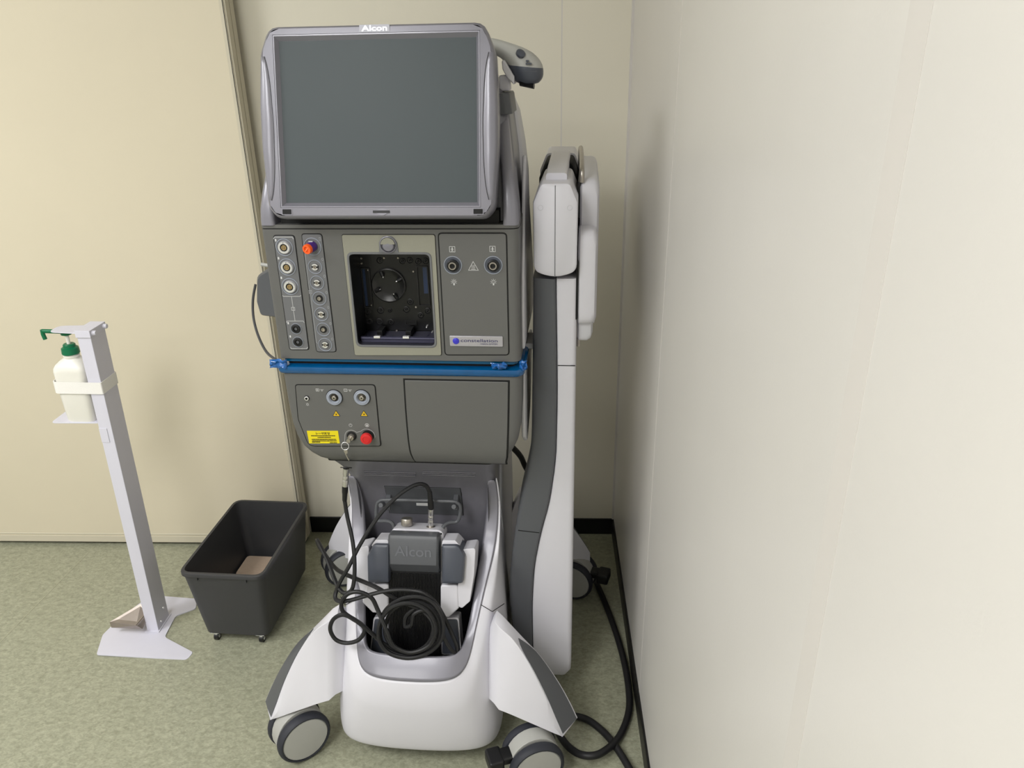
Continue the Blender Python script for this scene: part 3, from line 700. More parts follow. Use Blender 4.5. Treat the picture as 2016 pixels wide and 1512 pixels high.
pts += [(rx-.002+.0165*math.cos(t), rz-.001+.0165*math.sin(t)) for t in [math.pi-.75-i*(math.pi-.6)/9 for i in range(10)]]
pr.stroke(pts, .0006, d_); pr.end()
# ---- white side shells
for s in (-1, 1):
    sh = [(.146,1.322),(.118,1.26),(.096,1.185),(.06,1.10),(.048,1.04),(.048,.952),(.30,.952),(.35,.97),(.362,1.0),(.33,1.07),(.27,1.16),(.2,1.265)]
    MB().side(rp(sh, [.01,0,0,0,0,.01,.03,.02,.02,0,0,.02], 4), s*.2385, s*.2455).build('side_shell', WHITE, root, .003)
    sh = [(.05,.908),(.05,.80),(.06,.75),(.11,.715),(.21,.745),(.28,.83),(.31,.908)]
    MB().side(rp(sh, [.01,0,.02,.03,.04,0,.01], 4), s*.2365, s*.2445).build('side_shell', WHITE2, root, .003)
# ---- neck / pedestal
NK = [(.12,.172,.165),(.40,.172,.158),(.47,.173,.154),(.52,.172,.148),(.56,.171,.138),(.59,.1705,.124),(.62,.170,.102),(.64,.171,.086),(.66,.173,.068),(.675,.176,.054),(.69,.180,.040),(.703,.184,.028)]
nk = MB(); rings = []
for z in [.12,.30,.40,.47,.50,.52,.54,.56,.575,.59,.605,.62,.63,.64,.65,.66,.6675,.675,.6825,.69,.697,.7035]:
    hwz, f = interp(NK, z); rings.append([(p[0], p[1], z) for p in rp([(-hwz,.40),(-hwz,f),(hwz,f),(hwz,.40)], [.03,.028,.028,.03], 6)])
neck = nk.loft(rings).build('pedestal', SILV, root, ang=60)
def nf(z): return interp(NK, z)[1]
def on_neck(px, py):
    v = .08
    for _ in range(12):
        p = LY(px, py, v); v = nf(p.z)
    return LY(px, py, v)
for xa, xb in ((717,817),(832,935)):
    for yy in (927.5, 930.5, 933.5):
        a, b_ = on_neck(xa, yy), on_neck(xb, yy)
        MB().box(a.x, b_.x, a.y-.0025, a.y+.004, a.z-.0006, a.z+.0006, 0).box(a.x, b_.x, a.y-.0006, a.y+.004, a.z-.0018, a.z-.0007, 1).build('vent_slat', [SILV, GAP], neck)
for s in (-1, 1):
    sh = [(.20,.60),(.16,.50),(.10,.43),(.04,.37),(0,.30),(0,.10),(.45,.10),(.45,.56),(.40,.69),(.24,.69)]
    MB().side(rp(sh, [.03,.03,.03,.02,.02,0,.02,.05,.05,.03], 4), s*.166, s*.1775).build('pedestal_side', WHITE2, root, .006, 3)
# hanger plate with two hooks
a, b_ = on_neck(757, 957), on_neck(912, 1014)
hp = MB(); N = 6; rings = []
for dd2, g in ((-.002,0),(.0015,0)):
    pass
def neck_patch(x0, x1, z0_, z1_, d, N=6):
    rg = []
    for k in range(N+1):
        z = z0_+(z1_-z0_)*k/N; f = nf(z); rg.append([(x0,f+.004,z),(x0,f-d,z),(x1,f-d,z),(x1,f+.004,z)])
    return rg
hp.loft(neck_patch(a.x-.0015, b_.x+.0015, b_.z-.0015, a.z+.0015, .0006), 1).loft(neck_patch(a.x, b_.x, b_.z, a.z, .0022), 0)
hpl = hp.build('hanger_plate', [DGREY, GAP], root, .001, 1)
for px in (768, 900):
    p = on_neck(px, 985); f = p.y
    MB().side([(f+.002,p.z+.022),(f-.010,p.z+.020),(f-.024,p.z+.010),(f-.026,p.z-.012),(f-.02,p.z-.012),(f-.016,p.z+.002),(f+.002,p.z-.004)], p.x-.006, p.x+.006).build('hanger_hook', DGREY, hpl, .002, 2)
lp0, lp1 = on_neck(820, 989), on_neck(846, 994)
MB().box(lp0.x, lp1.x, lp0.y-.0032, lp0.y, lp1.z, lp0.z).build('serial_sticker', PRINT, hpl)
# ---- base shell: U-shaped loft round the pedal bay
ST = [ # bottom, ridge, white/silver edge, inner lip
 ((0,-.140,.052),(0,-.1500,.180),(0,-.1320,.247),(0,-.0980,.285)),
 ((.05,-.1395,.052),(.05,-.1492,.180),(.047,-.1312,.2475),(.045,-.0975,.285)),
 ((.10,-.1360,.052),(.097,-.1455,.182),(.085,-.1265,.250),(.078,-.0950,.2855)),
 ((.150,-.1280,.053),(.130,-.1350,.195),(.108,-.1160,.256),(.099,-.0900,.288)),
 ((.178,-.1100,.055),(.145,-.1130,.221),(.122,-.0950,.270),(.1105,-.0780,.294)),
 ((.190,-.0820,.058),(.154,-.0830,.262),(.130,-.0680,.296),(.1165,-.0580,.306)),
 ((.194,-.0450,.065),(.161,-.0440,.305),(.137,-.0360,.328),(.122,-.0330,.326)),
 ((.190,-.0100,.075),(.168,-.0080,.341),(.144,-.0040,.356),(.127,-.0060,.350)),
 ((.191,.0350,.085),(.174,.0320,.383),(.154,.0360,.395),(.132,.0330,.386)),
 ((.191,.0800,.09),(.178,.0740,.428),(.166,.0770,.434),(.138,.0720,.426)),
 ((.191,.1300,.09),(.178,.1100,.479),(.1725,.1110,.481),(.144,.1060,.470)),
 ((.191,.2000,.09),(.1765,.1350,.530),(.1735,.1345,.532),(.150,.1330,.520)),
 ((.191,.2200,.09),(.1745,.1330,.575),(.172,.1300,.577),(.152,.1300,.572)),
 ((.191,.2400,.09),(.1718,.1160,.612),(.171,.1130,.614),(.154,.1120,.612)),
]
def stat(s, k):
    b0, b1, b2, b3 = [Vector((s*p[0], p[1], p[2])) for p in ST[k]]
    mid = (b0*.5+b1*.5); mid.y -= .004 if k < 4 else 0; mid.x += s*(.012 if 4 <= k <= 9 else .006 if k == 3 else .003 if k > 9 else 0)
    top = (b1+b2)*.5+Vector((s*.004 if k >= 4 else 0, -.003 if k < 6 else 0, .004))
    lip = (b2+b3)*.5+Vector((0,0,.0012)); b3s = b3+(lip-b3)*.12
    e1 = b3+Vector((-s*.002 if k >= 3 else 0, .002, -.004)); e2 = Vector((b3.x*.97, max(b3.y, -.095)+.006, max(.13, b3.z-.25)))
    low = b0+Vector((-s*.006 if k >= 3 else 0, .006, -.006))
    return [low, b0, mid, b1+(b0-b1)*.05, b1+(top-b1)*.15, top, b2, lip, b3s, b3, e1, e2]
secs = [stat(-1, k) for k in range(len(ST)-1, 0, -1)]+[stat(1, k) for k in range(len(ST))]
def bandmesh(i0, i1, name, m, parent, ang=40, sub=True):
    mb = MB(); mb.loft([[tuple(q) for q in s[i0:i1+1]] for s in secs], 0, False, False, closed=False)
    o = mb.build(name, m, parent, ang=ang)
    if sub:
        sb = o.modifiers.new('s', 'SUBSURF'); sb.levels = 2; sb.render_levels = 2
        so = o.modifiers.new('t', 'SOLIDIFY'); so.thickness = .003; so.offset = -1
    return o
bshell = bandmesh(0, 6, 'base_shell', WHITE, root, 80)
bframe = bandmesh(6, 10, 'bay_frame', SILV, root, 80)
NS = len(ST)-1
MB().loft([[tuple(q) for q in s[10:12]] for s in secs], 0, False, False, closed=False, fm=lambda i, j: 1 if min(abs(NS-i), abs(NS-i-1)) >= 8 else 0).flat([(-.13,-.095),(.13,-.095),(.16,.17),(-.16,.17)], .125, .13).build('pedal_bay', [GAP, SILD], root)
MB().flat(rp([(-.185,.45),(-.185,-.07),(-.10,-.13),(.10,-.13),(.185,-.07),(.185,.45)], .03, 3), .058, .10).build('base_floor', DGREY, root)
# seam of the base halves
for s in (-1, 1):
    a = Vector(ST[7][1]); b_ = Vector(ST[7][2]); c_ = Vector(ST[7][3])
    pts = [Vector((s*.1925,.03,.335)), Vector((s*(a.x+.0015),a.y-.0015,a.z+.003)), Vector((s*(a.x+b_.x)/2,(a.y+b_.y)/2-.003,(a.z+b_.z)/2+.0045)), Vector((s*b_.x,b_.y-.0012,b_.z+.002)), Vector((s*c_.x,c_.y-.0015,c_.z+.002))]
    MB().tube(pts, .0009, 6).build('base_seam', GAP, bshell)
# ---- legs
FT = [(985,1238,-.055),(1012,1262,-.075),(1042,1308,-.095),(1072,1368,-.112),(1092,1415,-.122),(1106,1447,-.130)]
BT = [(990,1212,-.020),(1028,1253,-.035),(1065,1292,-.050),(1100,1342,-.062),(1123,1383,-.072),(1137,1413,-.080)]
FB = [(982,1398,-.125),(1005,1407,-.128),(1035,1420,-.130),(1065,1433,-.132),(1090,1444,-.133),(1108,1450.5,-.133)]
def leg(s, back, first=None):
    def P(t): p = LY(*t); return Vector((p.x, p.y, p.z))
    A, B, Cc = [cat_([P(t) for t in T_], 4) for T_ in (FT, BT, FB)]
    # run the root inside the base
    A = [A[0]+Vector((-.04,.045,-.05)), A[0]+Vector((-.014,.012,.006))]+A; B = [B[0]+Vector((-.04,.045,-.06)), B[0]+Vector((-.014,.012,.004))]+B; Cc = [Cc[0]+Vector((-.04,.045,0)), Cc[0]+Vector((-.012,.012,.006))]+Cc
    def fx(v): return (s*v.x*1.09, .42-1.2*v.y, v.z*1.08+.012) if back else (s*v.x, v.y, v.z)
    mb = MB(); rings = []
    for a, b_, c_ in zip(A, B, Cc):
        d = Vector((b_.x, b_.y+.004, min(c_.z, b_.z-.002))); m_ = a*.5+c_*.5+Vector((0,-.004,0))
        n_ = (a+b_)*.5+Vector((0,-.002,.003))
        if back: d.z = min(d.z, .085); c_ = Vector((c_.x, c_.y, min(c_.z, .09)))
        rings.append([fx(v) for v in (c_, m_, a, n_, b_, d)])
    lg = mb.loft(rings).build('leg', WHITE, root, .006, 3, ang=60)
    st = MB(); rings = []
    k0 = 6
    for i in range(k0, len(A)):
        a, b_ = A[i], B[i]; e = b_-a; tt = min(1, ((i-k0)/2.5))**.5; lo_, hi_ = .5-.44*tt, .5+.44*tt
        up_ = Vector((.3,-.45,.84)); p0, p1 = a+e*lo_, a+e*hi_; pm = (p0+p1)*.5+up_*.0035
        rings.append([fx(p0-up_*.003), fx(p0+up_*.0022), fx(pm+up_*.0012), fx(p1+up_*.0022), fx(p1-up_*.003)])
    st.loft(rings).build('bumper_strip', DGREY, lg, .0008, 1, ang=50)
for s in (-1, 1):
    for bk in (False, True): leg(s, bk)
# ---- castors
CR = .0625
def castor(loc, yaw, brake=True):
    # loc: floor point under the wheel pair's middle; local -y is the wheel face
    M_ = Matrix.Translation(loc) @ Matrix.Rotation(yaw, 4, 'Z'); gap2, wd = .017, .024
    hood = MB(); N = 14; prof = [( (CR-.004)*math.cos(t), CR+(CR+.004)*math.sin(t)) for t in [math.radians(-8+i*196/N) for i in range(N+1)]]
    hood.front(prof, -.017, .017)
    ca = hood.xf(M_).build('castor', LGREY, root, .002, 2)
    for s in (-1, 1):
        o_ = (0, s*gap2, CR)
        MB().lathe([(.02,0),(CR-.006,0),(CR-.001,.004),(CR,.010),(CR,.015),(CR-.0015,.020),(CR-.005,wd),(CR-.008,wd),(CR-.009,wd-.004)], o=o_, ax=(0,s,0), seg=36).xf(M_).build('tyre', TIRE, ca, ang=40)
        MB().lathe([(CR-.0085,.003),(CR-.0085,wd-.0035),(CR-.011,wd-.001),(.03,wd+.0005),(.0001,wd+.001)], o=o_, ax=(0,s,0), seg=36).xf(M_).build('wheel_disc', LGREY, ca, ang=40)
    if brake:
        br = MB().box(-CR-.034, -CR+.02, -.018, .018, CR+.012, CR+.032).box(-CR-.042, -CR-.008, -.024, .024, CR+.002, CR+.034)
        br.xf(M_).build('brake_lever', BLACK, ca, .006, 3)
    return ca
pc = LZ(1058, 1511, .0625)
castor((pc.x-.012, pc.y+.03, 0), math.radians(22))
pc = LZ(597, 1448, .0625); yw = math.radians(42)
castor((pc.x-math.sin(yw)*.024, pc.y+math.cos(yw)*.024, 0), yw, False)
castor((.352,.505,0), math.radians(165)); castor((-.36,.52,0), math.radians(-150), False)
# ---- support column at the right side
CLL = [(1049,560),(1048,700),(1047,780),(1046,874),(1036,944),(1022,997),(1014,1042),(1003.5,1128),(1001.5,1182),(1008,1227),(1012,1290)]
CLB = [(1094,560),(1096,700),(1096.6,780),(1094,903),(1081,993),(1065,1046),(1051,1116),(1047,1190),(1048,1270),(1049,1320)]
CY0 = .095
def col_tab(T_): return sorted([(LY(a, b_, CY0).z, LY(a, b_, CY0).x) for a, b_ in T_])
TL, TB = col_tab(CLL), col_tab(CLB)
zt, zb = LY(1092, 549, CY0).z, .055
zz = [zb+(zt-zb)*i/40 for i in range(41)]
def smooth(tab, z): return sum(interp(tab, z+d)[0] for d in (-.03,-.015,0,.015,.03))/5
cg = MB(); rings = []
for z in zz:
    if z < .12: continue
    xl, xb = smooth(TL, z), smooth(TB, z)
    rings.append([(p[0], p[1], z) for p in rp([(xl,CY0+.15),(xl,CY0+.004),(xb-.003,CY0-.004),(xb,CY0+.002),(xb,CY0+.15)], [.01,.012,.003,.002,0], 3)])
colo = cg.loft(rings).build('support_column', DGREY, root, ang=40)
cw = MB(); rings = []
for z in zz:
    xb = smooth(TB, z)+.0012 if z > .12 else smooth(TB, .12)+.0012; t = max(0, (.09-z)/.035); e = .012*t*t
    rings.append([(p[0], p[1], z) for p in rp([(xb+e,CY0+.16-e),(xb+e,CY0+.001+e),(.3475-e,CY0+.001+e),(.3475-e,CY0+.16-e)], [0,.004,.012,.01], 4)])
colw = cw.loft(rings).build('column_cover', WHITE, root, ang=40)
zs1 = LY(1115, 720, CY0).z; xs1 = smooth(TB, zs1)
MB().box(xs1+.002, .3465, CY0+.0002, CY0+.0016, zs1-.0008, zs1+.0008).build('cover_seam', GAP, colw)
zs2 = LY(1035, 1046, CY0).z
xa_, xb_ = smooth(TL, zs2)+.007, smooth(TB, zs2)-.004
MB().loft([[(xa_,CY0+.0022,z),(xb_,CY0-.0044,z),(xb_,CY0+.004,z),(xa_,CY0+.008,z)] for z in (zs2-.0008, zs2+.0008)]).build('cover_seam', GAP, colo)
for zc in (.20,):
    MB().box(.18, .27, .17, .20, zc, zc+.03).build('column_bracket', LGREY, colo, .002, 1)
p0, p1 = LX(1042, 690, .244), LX(1047, 716, .258)
MB().box(.24, .268, CY0+.03, CY0+.10, .925, .938).build('latch_bracket', WHITE2, colo, .002, 1)
# shoulder block
sb = MB(); SY = .075
def shp(pts, v): return [FP(a, b_, v) for a, b_ in pts]
of = shp([(1067,361),(1121,361),(1137,399),(1136.5,537),(1092.5,549.5),(1050.5,537),(1050,399)], SY)
cxm = sum(p[0] for p in of)/7
of = [(.278,of[0][1]),(.332,of[0][1]),(.347,of[2][1]),(.3465,of[3][1]),(.3045,of[4][1]),(.2625,of[3][1]),(.262,of[2][1])]
ro = [.01,.01,.012,.02,.1,.02,.012]
rings = []
for g, y_ in ((-.006,SY),(-.0015,SY+.003),(0,SY+.009),(0,SY+.20)):
    rings.append([(p[0], y_, p[1]) for p in rp(off(of, g), ro, 4)])
shb = sb.loft(rings).build('arm_shoulder', WHITE, root, ang=40)
MB().box(.3037,.3049, SY-.0006, SY+.002, of[4][1]+.004, of[0][1]-.004).build('shoulder_seam', DGREY, shb)
for px in (1064, 1122):
    x, z = FP(px, 409, SY); MB().lathe([(.0052,-.004),(.0052,.0006),(.0044,.0008),(.0038,-.003),(.0001,-.003)], o=(x,SY,z), seg=18).build('screw_hole', WHITE2, shb)
# arm link running back and elbow
MB().loft([[(p[0], y_, p[1]) for p in rp([(.285-a_,1.22),(.325+a_,1.22),(.325+a_,zt_),(.285-a_,zt_)], .006, 3)] for y_, zt_, a_ in ((.12,1.286,0),(.20,1.289,.001),(.44,1.289,.002))]).build('arm_link', WHITE, root)
el_ = [(.262,1.10),(.346,1.10),(.346,1.25),(.334,1.283),(.276,1.283),(.262,1.25)]
eb = MB(); eb.loft([[(p[0], y_, p[1]) for p in rp(off(el_, g), .01, 3)] for y_, g in ((.30,-.003),(.304,0),(.42,0))], 1)
eb.loft([[(p[0], y_, p[1]) for p in rp(off(el_, g), .01, 3)] for y_, g in ((.42,.004),(.55,.004),(.555,0))], 0)
eb.build('arm_elbow', [WHITE, GAP], root, ang=40)
# folded instrument tray on the wall side
def slab(name, x0, x1, y0, y1, z0_, z1_, r, m, parent, tilt=0):
    mb = MB(); rg = []
    for x, g in ((x0,-.005),(x0+.004,0),(x1-.012,0),(x1-.004,-.004),(x1,-.014)):
        rg.append([(x, p[0], p[1]) for p in rp(off([(y0,z0_),(y1,z0_),(y1,z1_),(y0,z1_)], g), r, 5)])
    return mb.loft(rg).build(name, m, parent, ang=40)
tr1 = slab('instrument_tray', .3505, .3885, .16, .56, .96, 1.267, .03, WHITE, root)
tr1['label'] = 'folded white instrument tray seen edge-on'
slab('tray_leaf', .3485, .3865, .10, .50, .985, 1.178, .025, WHITE, tr1)
slab('tray_hinge', .3485, .381, .12, .45, .945, 1.0, .012, WHITE2, tr1)
MB().lathe([(.004,0),(.004,.018)], o=(.352,.14,.928), ax=(0,0,1), seg=10).build('tray_pin', STEEL, tr1)
hpts = cat_([(.3535,.165,1.262),(.3535,.165,1.278),(.353,.18,1.288),(.352,.25,1.300),(.350,.36,1.3035),(.349,.40,1.296),(.349,.405,1.262)], 5)
MB().tube(hpts, .0048, 12).build('tray_handle', STEEL, tr1)
MB().box(.346,.3515,.17,.45,1.19,1.262).build('tray_edge', BLACK, tr1, .001, 1)
MB().box(.3455,.3495,.10,.40,1.0,1.12).build('tray_gap', GAP, tr1)
# ---- remote holder on the left side with its lead
hx0, hx1 = FP(500, 590, .1)[0], -.236
hm = MB(); rings = []
for y_, g in ((.085,-.004),(.092,0),(.17,0)):
    o_ = [(-.245,.998),(-.245,1.105),(-.275,1.105),(-.303,1.09),(-.312,1.035),(-.308,1.005)]
    rings.append([(p[0], y_, p[1]) for p in rp(off(o_, g), [.002,.004,.012,.02,.01,.008], 3)])
hm.loft(rings).build('side_holder', DGREY, root)
MB().tube([(-.285,.12,1.103),(-.303,.12,1.106)], .004, 8).build('holder_peg', LGREY, root)
c_ = cat_([LY(503,560,.12), LY(498,590,.118), LY(499,625,.11), LY(508,660,.09), LY(524,692,.06), LY(543,708,.025), LY(556,714,.01)], 6)
MB().tube(c_, .0028, 8).build('holder_lead', mat('grey_lead', (70,70,72), .5, noise=.05), root)
# ================================================================== foot pedal stored in the bay
PTL = math.radians(16)
PLM = Matrix.Translation((0,-.055,.14)) @ Matrix.Rotation(-PTL, 4, 'X')
PMI = PLM.inverted()
def PP(px, py, wv=0.0):
    r = PMI.to_3x3() @ lray(px, py); o = PMI @ LC; q = o + r*((-wv-o.y)/r.y); return (q.x, q.z)
ped = empty('foot_pedal', MM @ PLM, 'grey and white foot pedal stored upright in the console bay', 'foot pedal')
def PO(pts, wv): return [PP(a, b_, wv) for a, b_ in pts]
bx0, bzt = PP(768, 1041); bx1, _ = PP(872.5, 1041)
bx = (bx0+bx1)/2; bh = (bx1-bx0)/2
mb = MB(); rings = []
for g, y_ in ((-.004,0),(0,.004),(0,.05),(-.004,.054)):
    rings.append([(p[0], y_, p[1]) for p in rp(off([(bx-bh,.01),(bx+bh,.01),(bx+bh,bzt),(bx-bh,bzt)], g), [.004,.004,.016,.016], 4)])
pb = mb.loft(rings).build('pedal_body', WHITE, ped, ang=40)
for px, py in ((772,1049),(868.5,1051)):
    x, z = PP(px, py); MB().lathe([(.0018,-.001),(.0018,.0004),(.0001,.0004)], o=(x,0,z), seg=10).build('screw_dot', GAP, pb)
# centre pad
W1 = .03
cp = PO([(764,1128),(865,1128),(862,1055),(764,1055)], W1)
pad = MB(); x0_, x1_ = bx-.051, bx+.047; zt_, zb_ = cp[2][1], cp[0][1]
x0_, x1_ = cp[3][0]-.001, cp[2][0]+.001
zm = PP(815, 1113, W1)[1]
prof = [(zb_-.002, .012), (zm, W1), (zt_-.012, W1), (zt_-.003, W1-.004), (zt_, W1-.012), (zt_, 0), (zb_-.002, 0)]
rg = []
for x, g in ((x0_,.004),(x0_+.004,0),(x1_-.004,0),(x1_,.004)):
    rg.append([(x, -(max(q_-g, -.002)), z-(g if z > zt_-.02 else 0)) for z, q_ in prof])
pado = pad.loft(rg).build('brand_pad', DGREY, ped, .002, 2, ang=30)
tx0, tz0 = PP(777, 1094.5, W1); tx1, tz1 = PP(849, 1076.5, W1)
text('Alcon', tx0, tz0, tx1-tx0, tz1-tz0, W1, 0, MB(), bold=.012, ext=.0009).build('embossed_lettering', mat('emboss_grey', (104,106,112), .35, noise=.03), pado)
# ribbed tread
t0, t1 = PP(766, 1288, .014), PP(866, 1131, .014)
trd = MB().box(t0[0], t1[0], -.012, .0, .012, t1[1]+.004); nrib = 34
for k in range(nrib):
    xx = t0[0]+.003+(t1[0]-t0[0]-.006)*k/(nrib-1); trd.box(xx-.0009, xx+.0009, -.0145, -.011, .014, t1[1])
trd.build('ribbed_tread', BLACK, ped)
# wings and arms
for sd_ in (-1, 1):
    if sd_ < 0: wg = PO([(724,1147),(766,1147),(766,1072),(735,1071),(723,1095)], .03); wr2 = [.006,.002,.002,.012,.012]
    else: wg = PO([(870,1149),(911,1149),(915,1095),(903,1073),(870,1073)], .03); wr2 = [.002,.006,.012,.014,.002]
    mb = MB(); rings = []
    for g, y_ in ((-.006,-.034),(-.0015,-.0315),(0,-.027),(0,.02)):
        rings.append([(p[0], y_, p[1]) for p in rp(off(wg, g), wr2, 4)])
    mb.loft(rings).build('side_wing', BGREY, ped, ang=40)
    cpw = PO([(730,1075),(766,1073),(766,1061),(741,1061)] if sd_ < 0 else [(870,1075),(912,1078),(897,1062),(872,1062)], .015)
    if sd_ > 0: cpw = cpw
    MB().front(rp(cpw, .004, 3), -.03, .022).build('wing_cap', WHITE, ped, .002, 2)
    arm = PO([(704,1078),(728,1072),(727,1150),(742,1172),(740,1186),(716,1182),(705,1140)] if sd_ < 0 else [(911,1080),(937,1077),(934,1130),(926,1182),(910,1196),(900,1190),(902,1150),(909,1120)], .01)
    MB().front(rp(arm, .006, 3), -.045, .016).build('side_arm', WHITE, ped, .004, 3)
    lw_ = PO([(714,1184),(735,1205),(766,1205),(766,1148),(724,1148)] if sd_ < 0 else [(868,1212),(884,1214),(904,1196),(902,1150),(868,1150)], .012)
    MB().front(rp(lw_, .006, 3), -.04, .018).build('heel_block', WHITE, ped, .004, 3)
    bt = PO([(727,1290),(764,1290),(764,1216),(735,1216)] if sd_ < 0 else [(868,1290),(909,1290),(903,1217),(868,1217)], .008)
    mb = MB().front(rp(bt, .006, 3), -.03, .006, 0).front(rp(off(bt, -.0035), .005, 3), 0, .009, 1)
    mb.build('toe_side', [WHITE, BGREY], ped, .001, 1)
# carrying handle hooked over the hanger
def toP(px, py, v): return PMI @ LY(px, py, v)
hpth = [(776,1046,.075),(774,1032,.082),(764,1026,.09),(746,1025,.095),(741,1017,.097),(742,995,.099),(747,987,.099),(760,984,.099),(820,985,.099),(888,987,.099),(900,990,.099),(906,998,.099),(905,1016,.097),(899,1027,.095),(884,1029,.09),(873,1036,.082),(871,1048,.075)]
MB().tube(cat_([toP(*t) for t in hpth], 5), .0042, 10).build('carry_handle', DGREY, ped)
for px, py in ((752,994),(895,997)):
    p = toP(px, py, .097); MB().lathe([(.006,-.012),(.006,.010),(.005,.012),(.0001,.012)], o=p, ax=(0,-1,.2), seg=14).build('handle_stud', DGREY, ped)
# knob and socket on the top
p = PMI @ LY(801, 1036, .075)
MB().lathe([(.005,-.012),(.005,.002),(.0125,.003),(.013,.005),(.013,.017),(.012,.019),(.0001,.019)], o=p, ax=(0,0,1), seg=28).build('top_knob', STEEL, ped, ang=30)
p = PMI @ LY(848, 1037, .075)
MB().lathe([(.010,-.01),(.010,.001),(.007,.002)], o=p, ax=(0,0,1), seg=20).build('cable_socket', STEEL, ped)
# ================================================================== coiled pedal cable with its two plugs
cabl = empty('pedal_cable', MM @ Matrix.Translation(LY(800, 1290, -.08)), 'black coiled cable hanging from the console over the foot pedal', 'cable')
CI = Matrix.Translation(LY(800, 1290, -.08)).inverted()
def CPT(cx_, cy_, v): return CI @ LY(600+cx_/3.286, 880+cy_/3.286, v)
K = [(258,345,.028),(275,450,.02),(300,560,.0),(315,650,-.02),(322,740,-.035),(320,850,-.05),(303,925,-.06),(262,946,-.062),(225,920,-.05),(190,850,-.03),(150,740,.0),(108,655,.03),(80,602,.055),
     (92,640,.06),(130,695,.045),(195,780,.01),(260,822,-.02),(400,880,-.045),(470,912,-.055),(550,960,-.06),(640,1010,-.055),
     # the coil
     (760,1060,-.06),(830,1150,-.075),(800,1270,-.088),(690,1330,-.094),(570,1290,-.09),(520,1190,-.078),(560,1070,-.066),(680,1000,-.06),(800,1030,-.064),(870,1130,-.076),(860,1260,-.09),(760,1345,-.098),(620,1350,-.1),(510,1290,-.094),(485,1180,-.082),(520,1060,-.07),(620,985,-.064),(740,970,-.066),(830,1010,-.07),(890,1110,-.08),(885,1240,-.092),(800,1330,-.101),(670,1365,-.106),(540,1330,-.104),(480,1240,-.096),(490,1130,-.086),(560,1040,-.078),(680,1010,-.076),(790,1060,-.082),(845,1170,-.092),(810,1280,-.102),(690,1330,-.108),(580,1290,-.106),(535,1200,-.100),(500,1120,-.088),
     # out to the small loop at the left
     (470,1050,-.075),(430,975,-.07),(350,938,-.07),(280,950,-.072),(240,1000,-.075),(245,1060,-.08),(300,1105,-.085),(370,1150,-.09),(385,1195,-.095),(345,1250,-.1),(270,1268,-.1),(200,1245,-.1),(165,1180,-.098),(185,1115,-.096),(245,1085,-.095),(310,1110,-.094),(380,1160,-.094),(450,1220,-.092),(520,1280,-.09),(640,1330,-.086),(780,1300,-.08),(840,1200,-.07),(820,1090,-.06),(740,1040,-.056),(660,1090,-.062),(650,1160,-.07),(690,1150,-.075),(710,1080,-.07),(790,1060,-.066),(860,1140,-.075),(920,1270,-.088),(975,1335,-.085),(985,1290,-.072),(940,1180,-.058),(890,1080,-.056),(840,1000,-.06),(770,945,-.06),(700,928,-.058),(600,923,-.06),(500,936,-.064),(400,962,-.068),(300,990,-.07),(230,998,-.068),(198,978,-.06),(205,930,-.05),(235,860,-.045),(285,775,-.038),(345,655,-.02),(420,530,.0),(500,420,.02),(600,318,.04),(680,262,.055),(740,240,.064),(785,252,.07),(808,290,.073)]
MB().tube(cat_([CPT(*t) for t in K], 6), .0047, 8).build('cable_sheath', RUBBER, cabl)
def plug(p0, p1, p2, name):
    a, b_, c_ = [CI @ LY(*t) for t in (p0, p1, p2)]; ax = (b_-a).normalized(); h = (b_-a).length
    MB().lathe([(.0045,0),(.0066,.001),(.0066,h*.35),(.006,h*.38),(.006,h*.44),(.0066,h*.47),(.0066,h*.6),(.006,h*.63),(.0066,h*.66),(.0066,h-.001),(.005,h)], o=a, ax=ax, seg=18).build('plug_barrel', LEADS, cabl, ang=25)
    ax = (c_-b_).normalized(); h = (c_-b_).length
    MB().lathe([(.0062,-.001),(.0068,.002),(.0066,h*.4),(.0058,h*.5),(.0052,h-.002),(.0046,h)], o=b_, ax=ax, seg=16).build('plug_boot', BLACK, cabl, ang=40)
plug((681.5,921,.024), (679.5,957,.026), (678.5,986,.028), 'plug')
plug((848,1036,.075), (848.5,1001,.075), (846,968,.073), 'plug')
sp = CI @ LY(681.5, 921, .024)
MB().lathe([(.0125,-.0006),(.0125,.0012),(.011,.0016)], o=sp, ax=(0,.5,.86), seg=20).build('plug_collar', BLACK, cabl)
# ================================================================== keys in the lock
kr = empty('key_ring', MM @ Matrix.Translation((kx,-.012,kz)), 'two small steel keys on a wire ring hanging from the lock', 'keys')
kb = MB().front(rp([(-.0095,-.0105),(-.002,-.0105),(.0012,0),(-.0012,.002),(-.0085,-.004)], .002, 3), 0, .0016)
kb.box(-.0014, .0014, -.009, .004, -.0016, .0016).build('lock_key', STEEL, kr)
rc = Vector((-.0115, -.005, -.016))
MB().tube([rc+Vector((.0078*math.cos(t), .002*math.sin(t), .0078*math.sin(t))) for t in [2*math.pi*i/28 for i in range(29)]], .0006, 6).build('wire_ring', CHROME, kr)
k2 = MB().front(rp([(-.0135,-.0215),(-.0075,-.0235),(-.0075,-.033),(-.0125,-.034),(-.0155,-.028)], .003, 3), .004, .0056)
k2.front([(-.0135,-.033),(-.0115,-.033),(-.0060,-.0485),(-.0068,-.050),(-.0085,-.0475)], .004, .0056)
k2.build('spare_key', STEEL, kr)
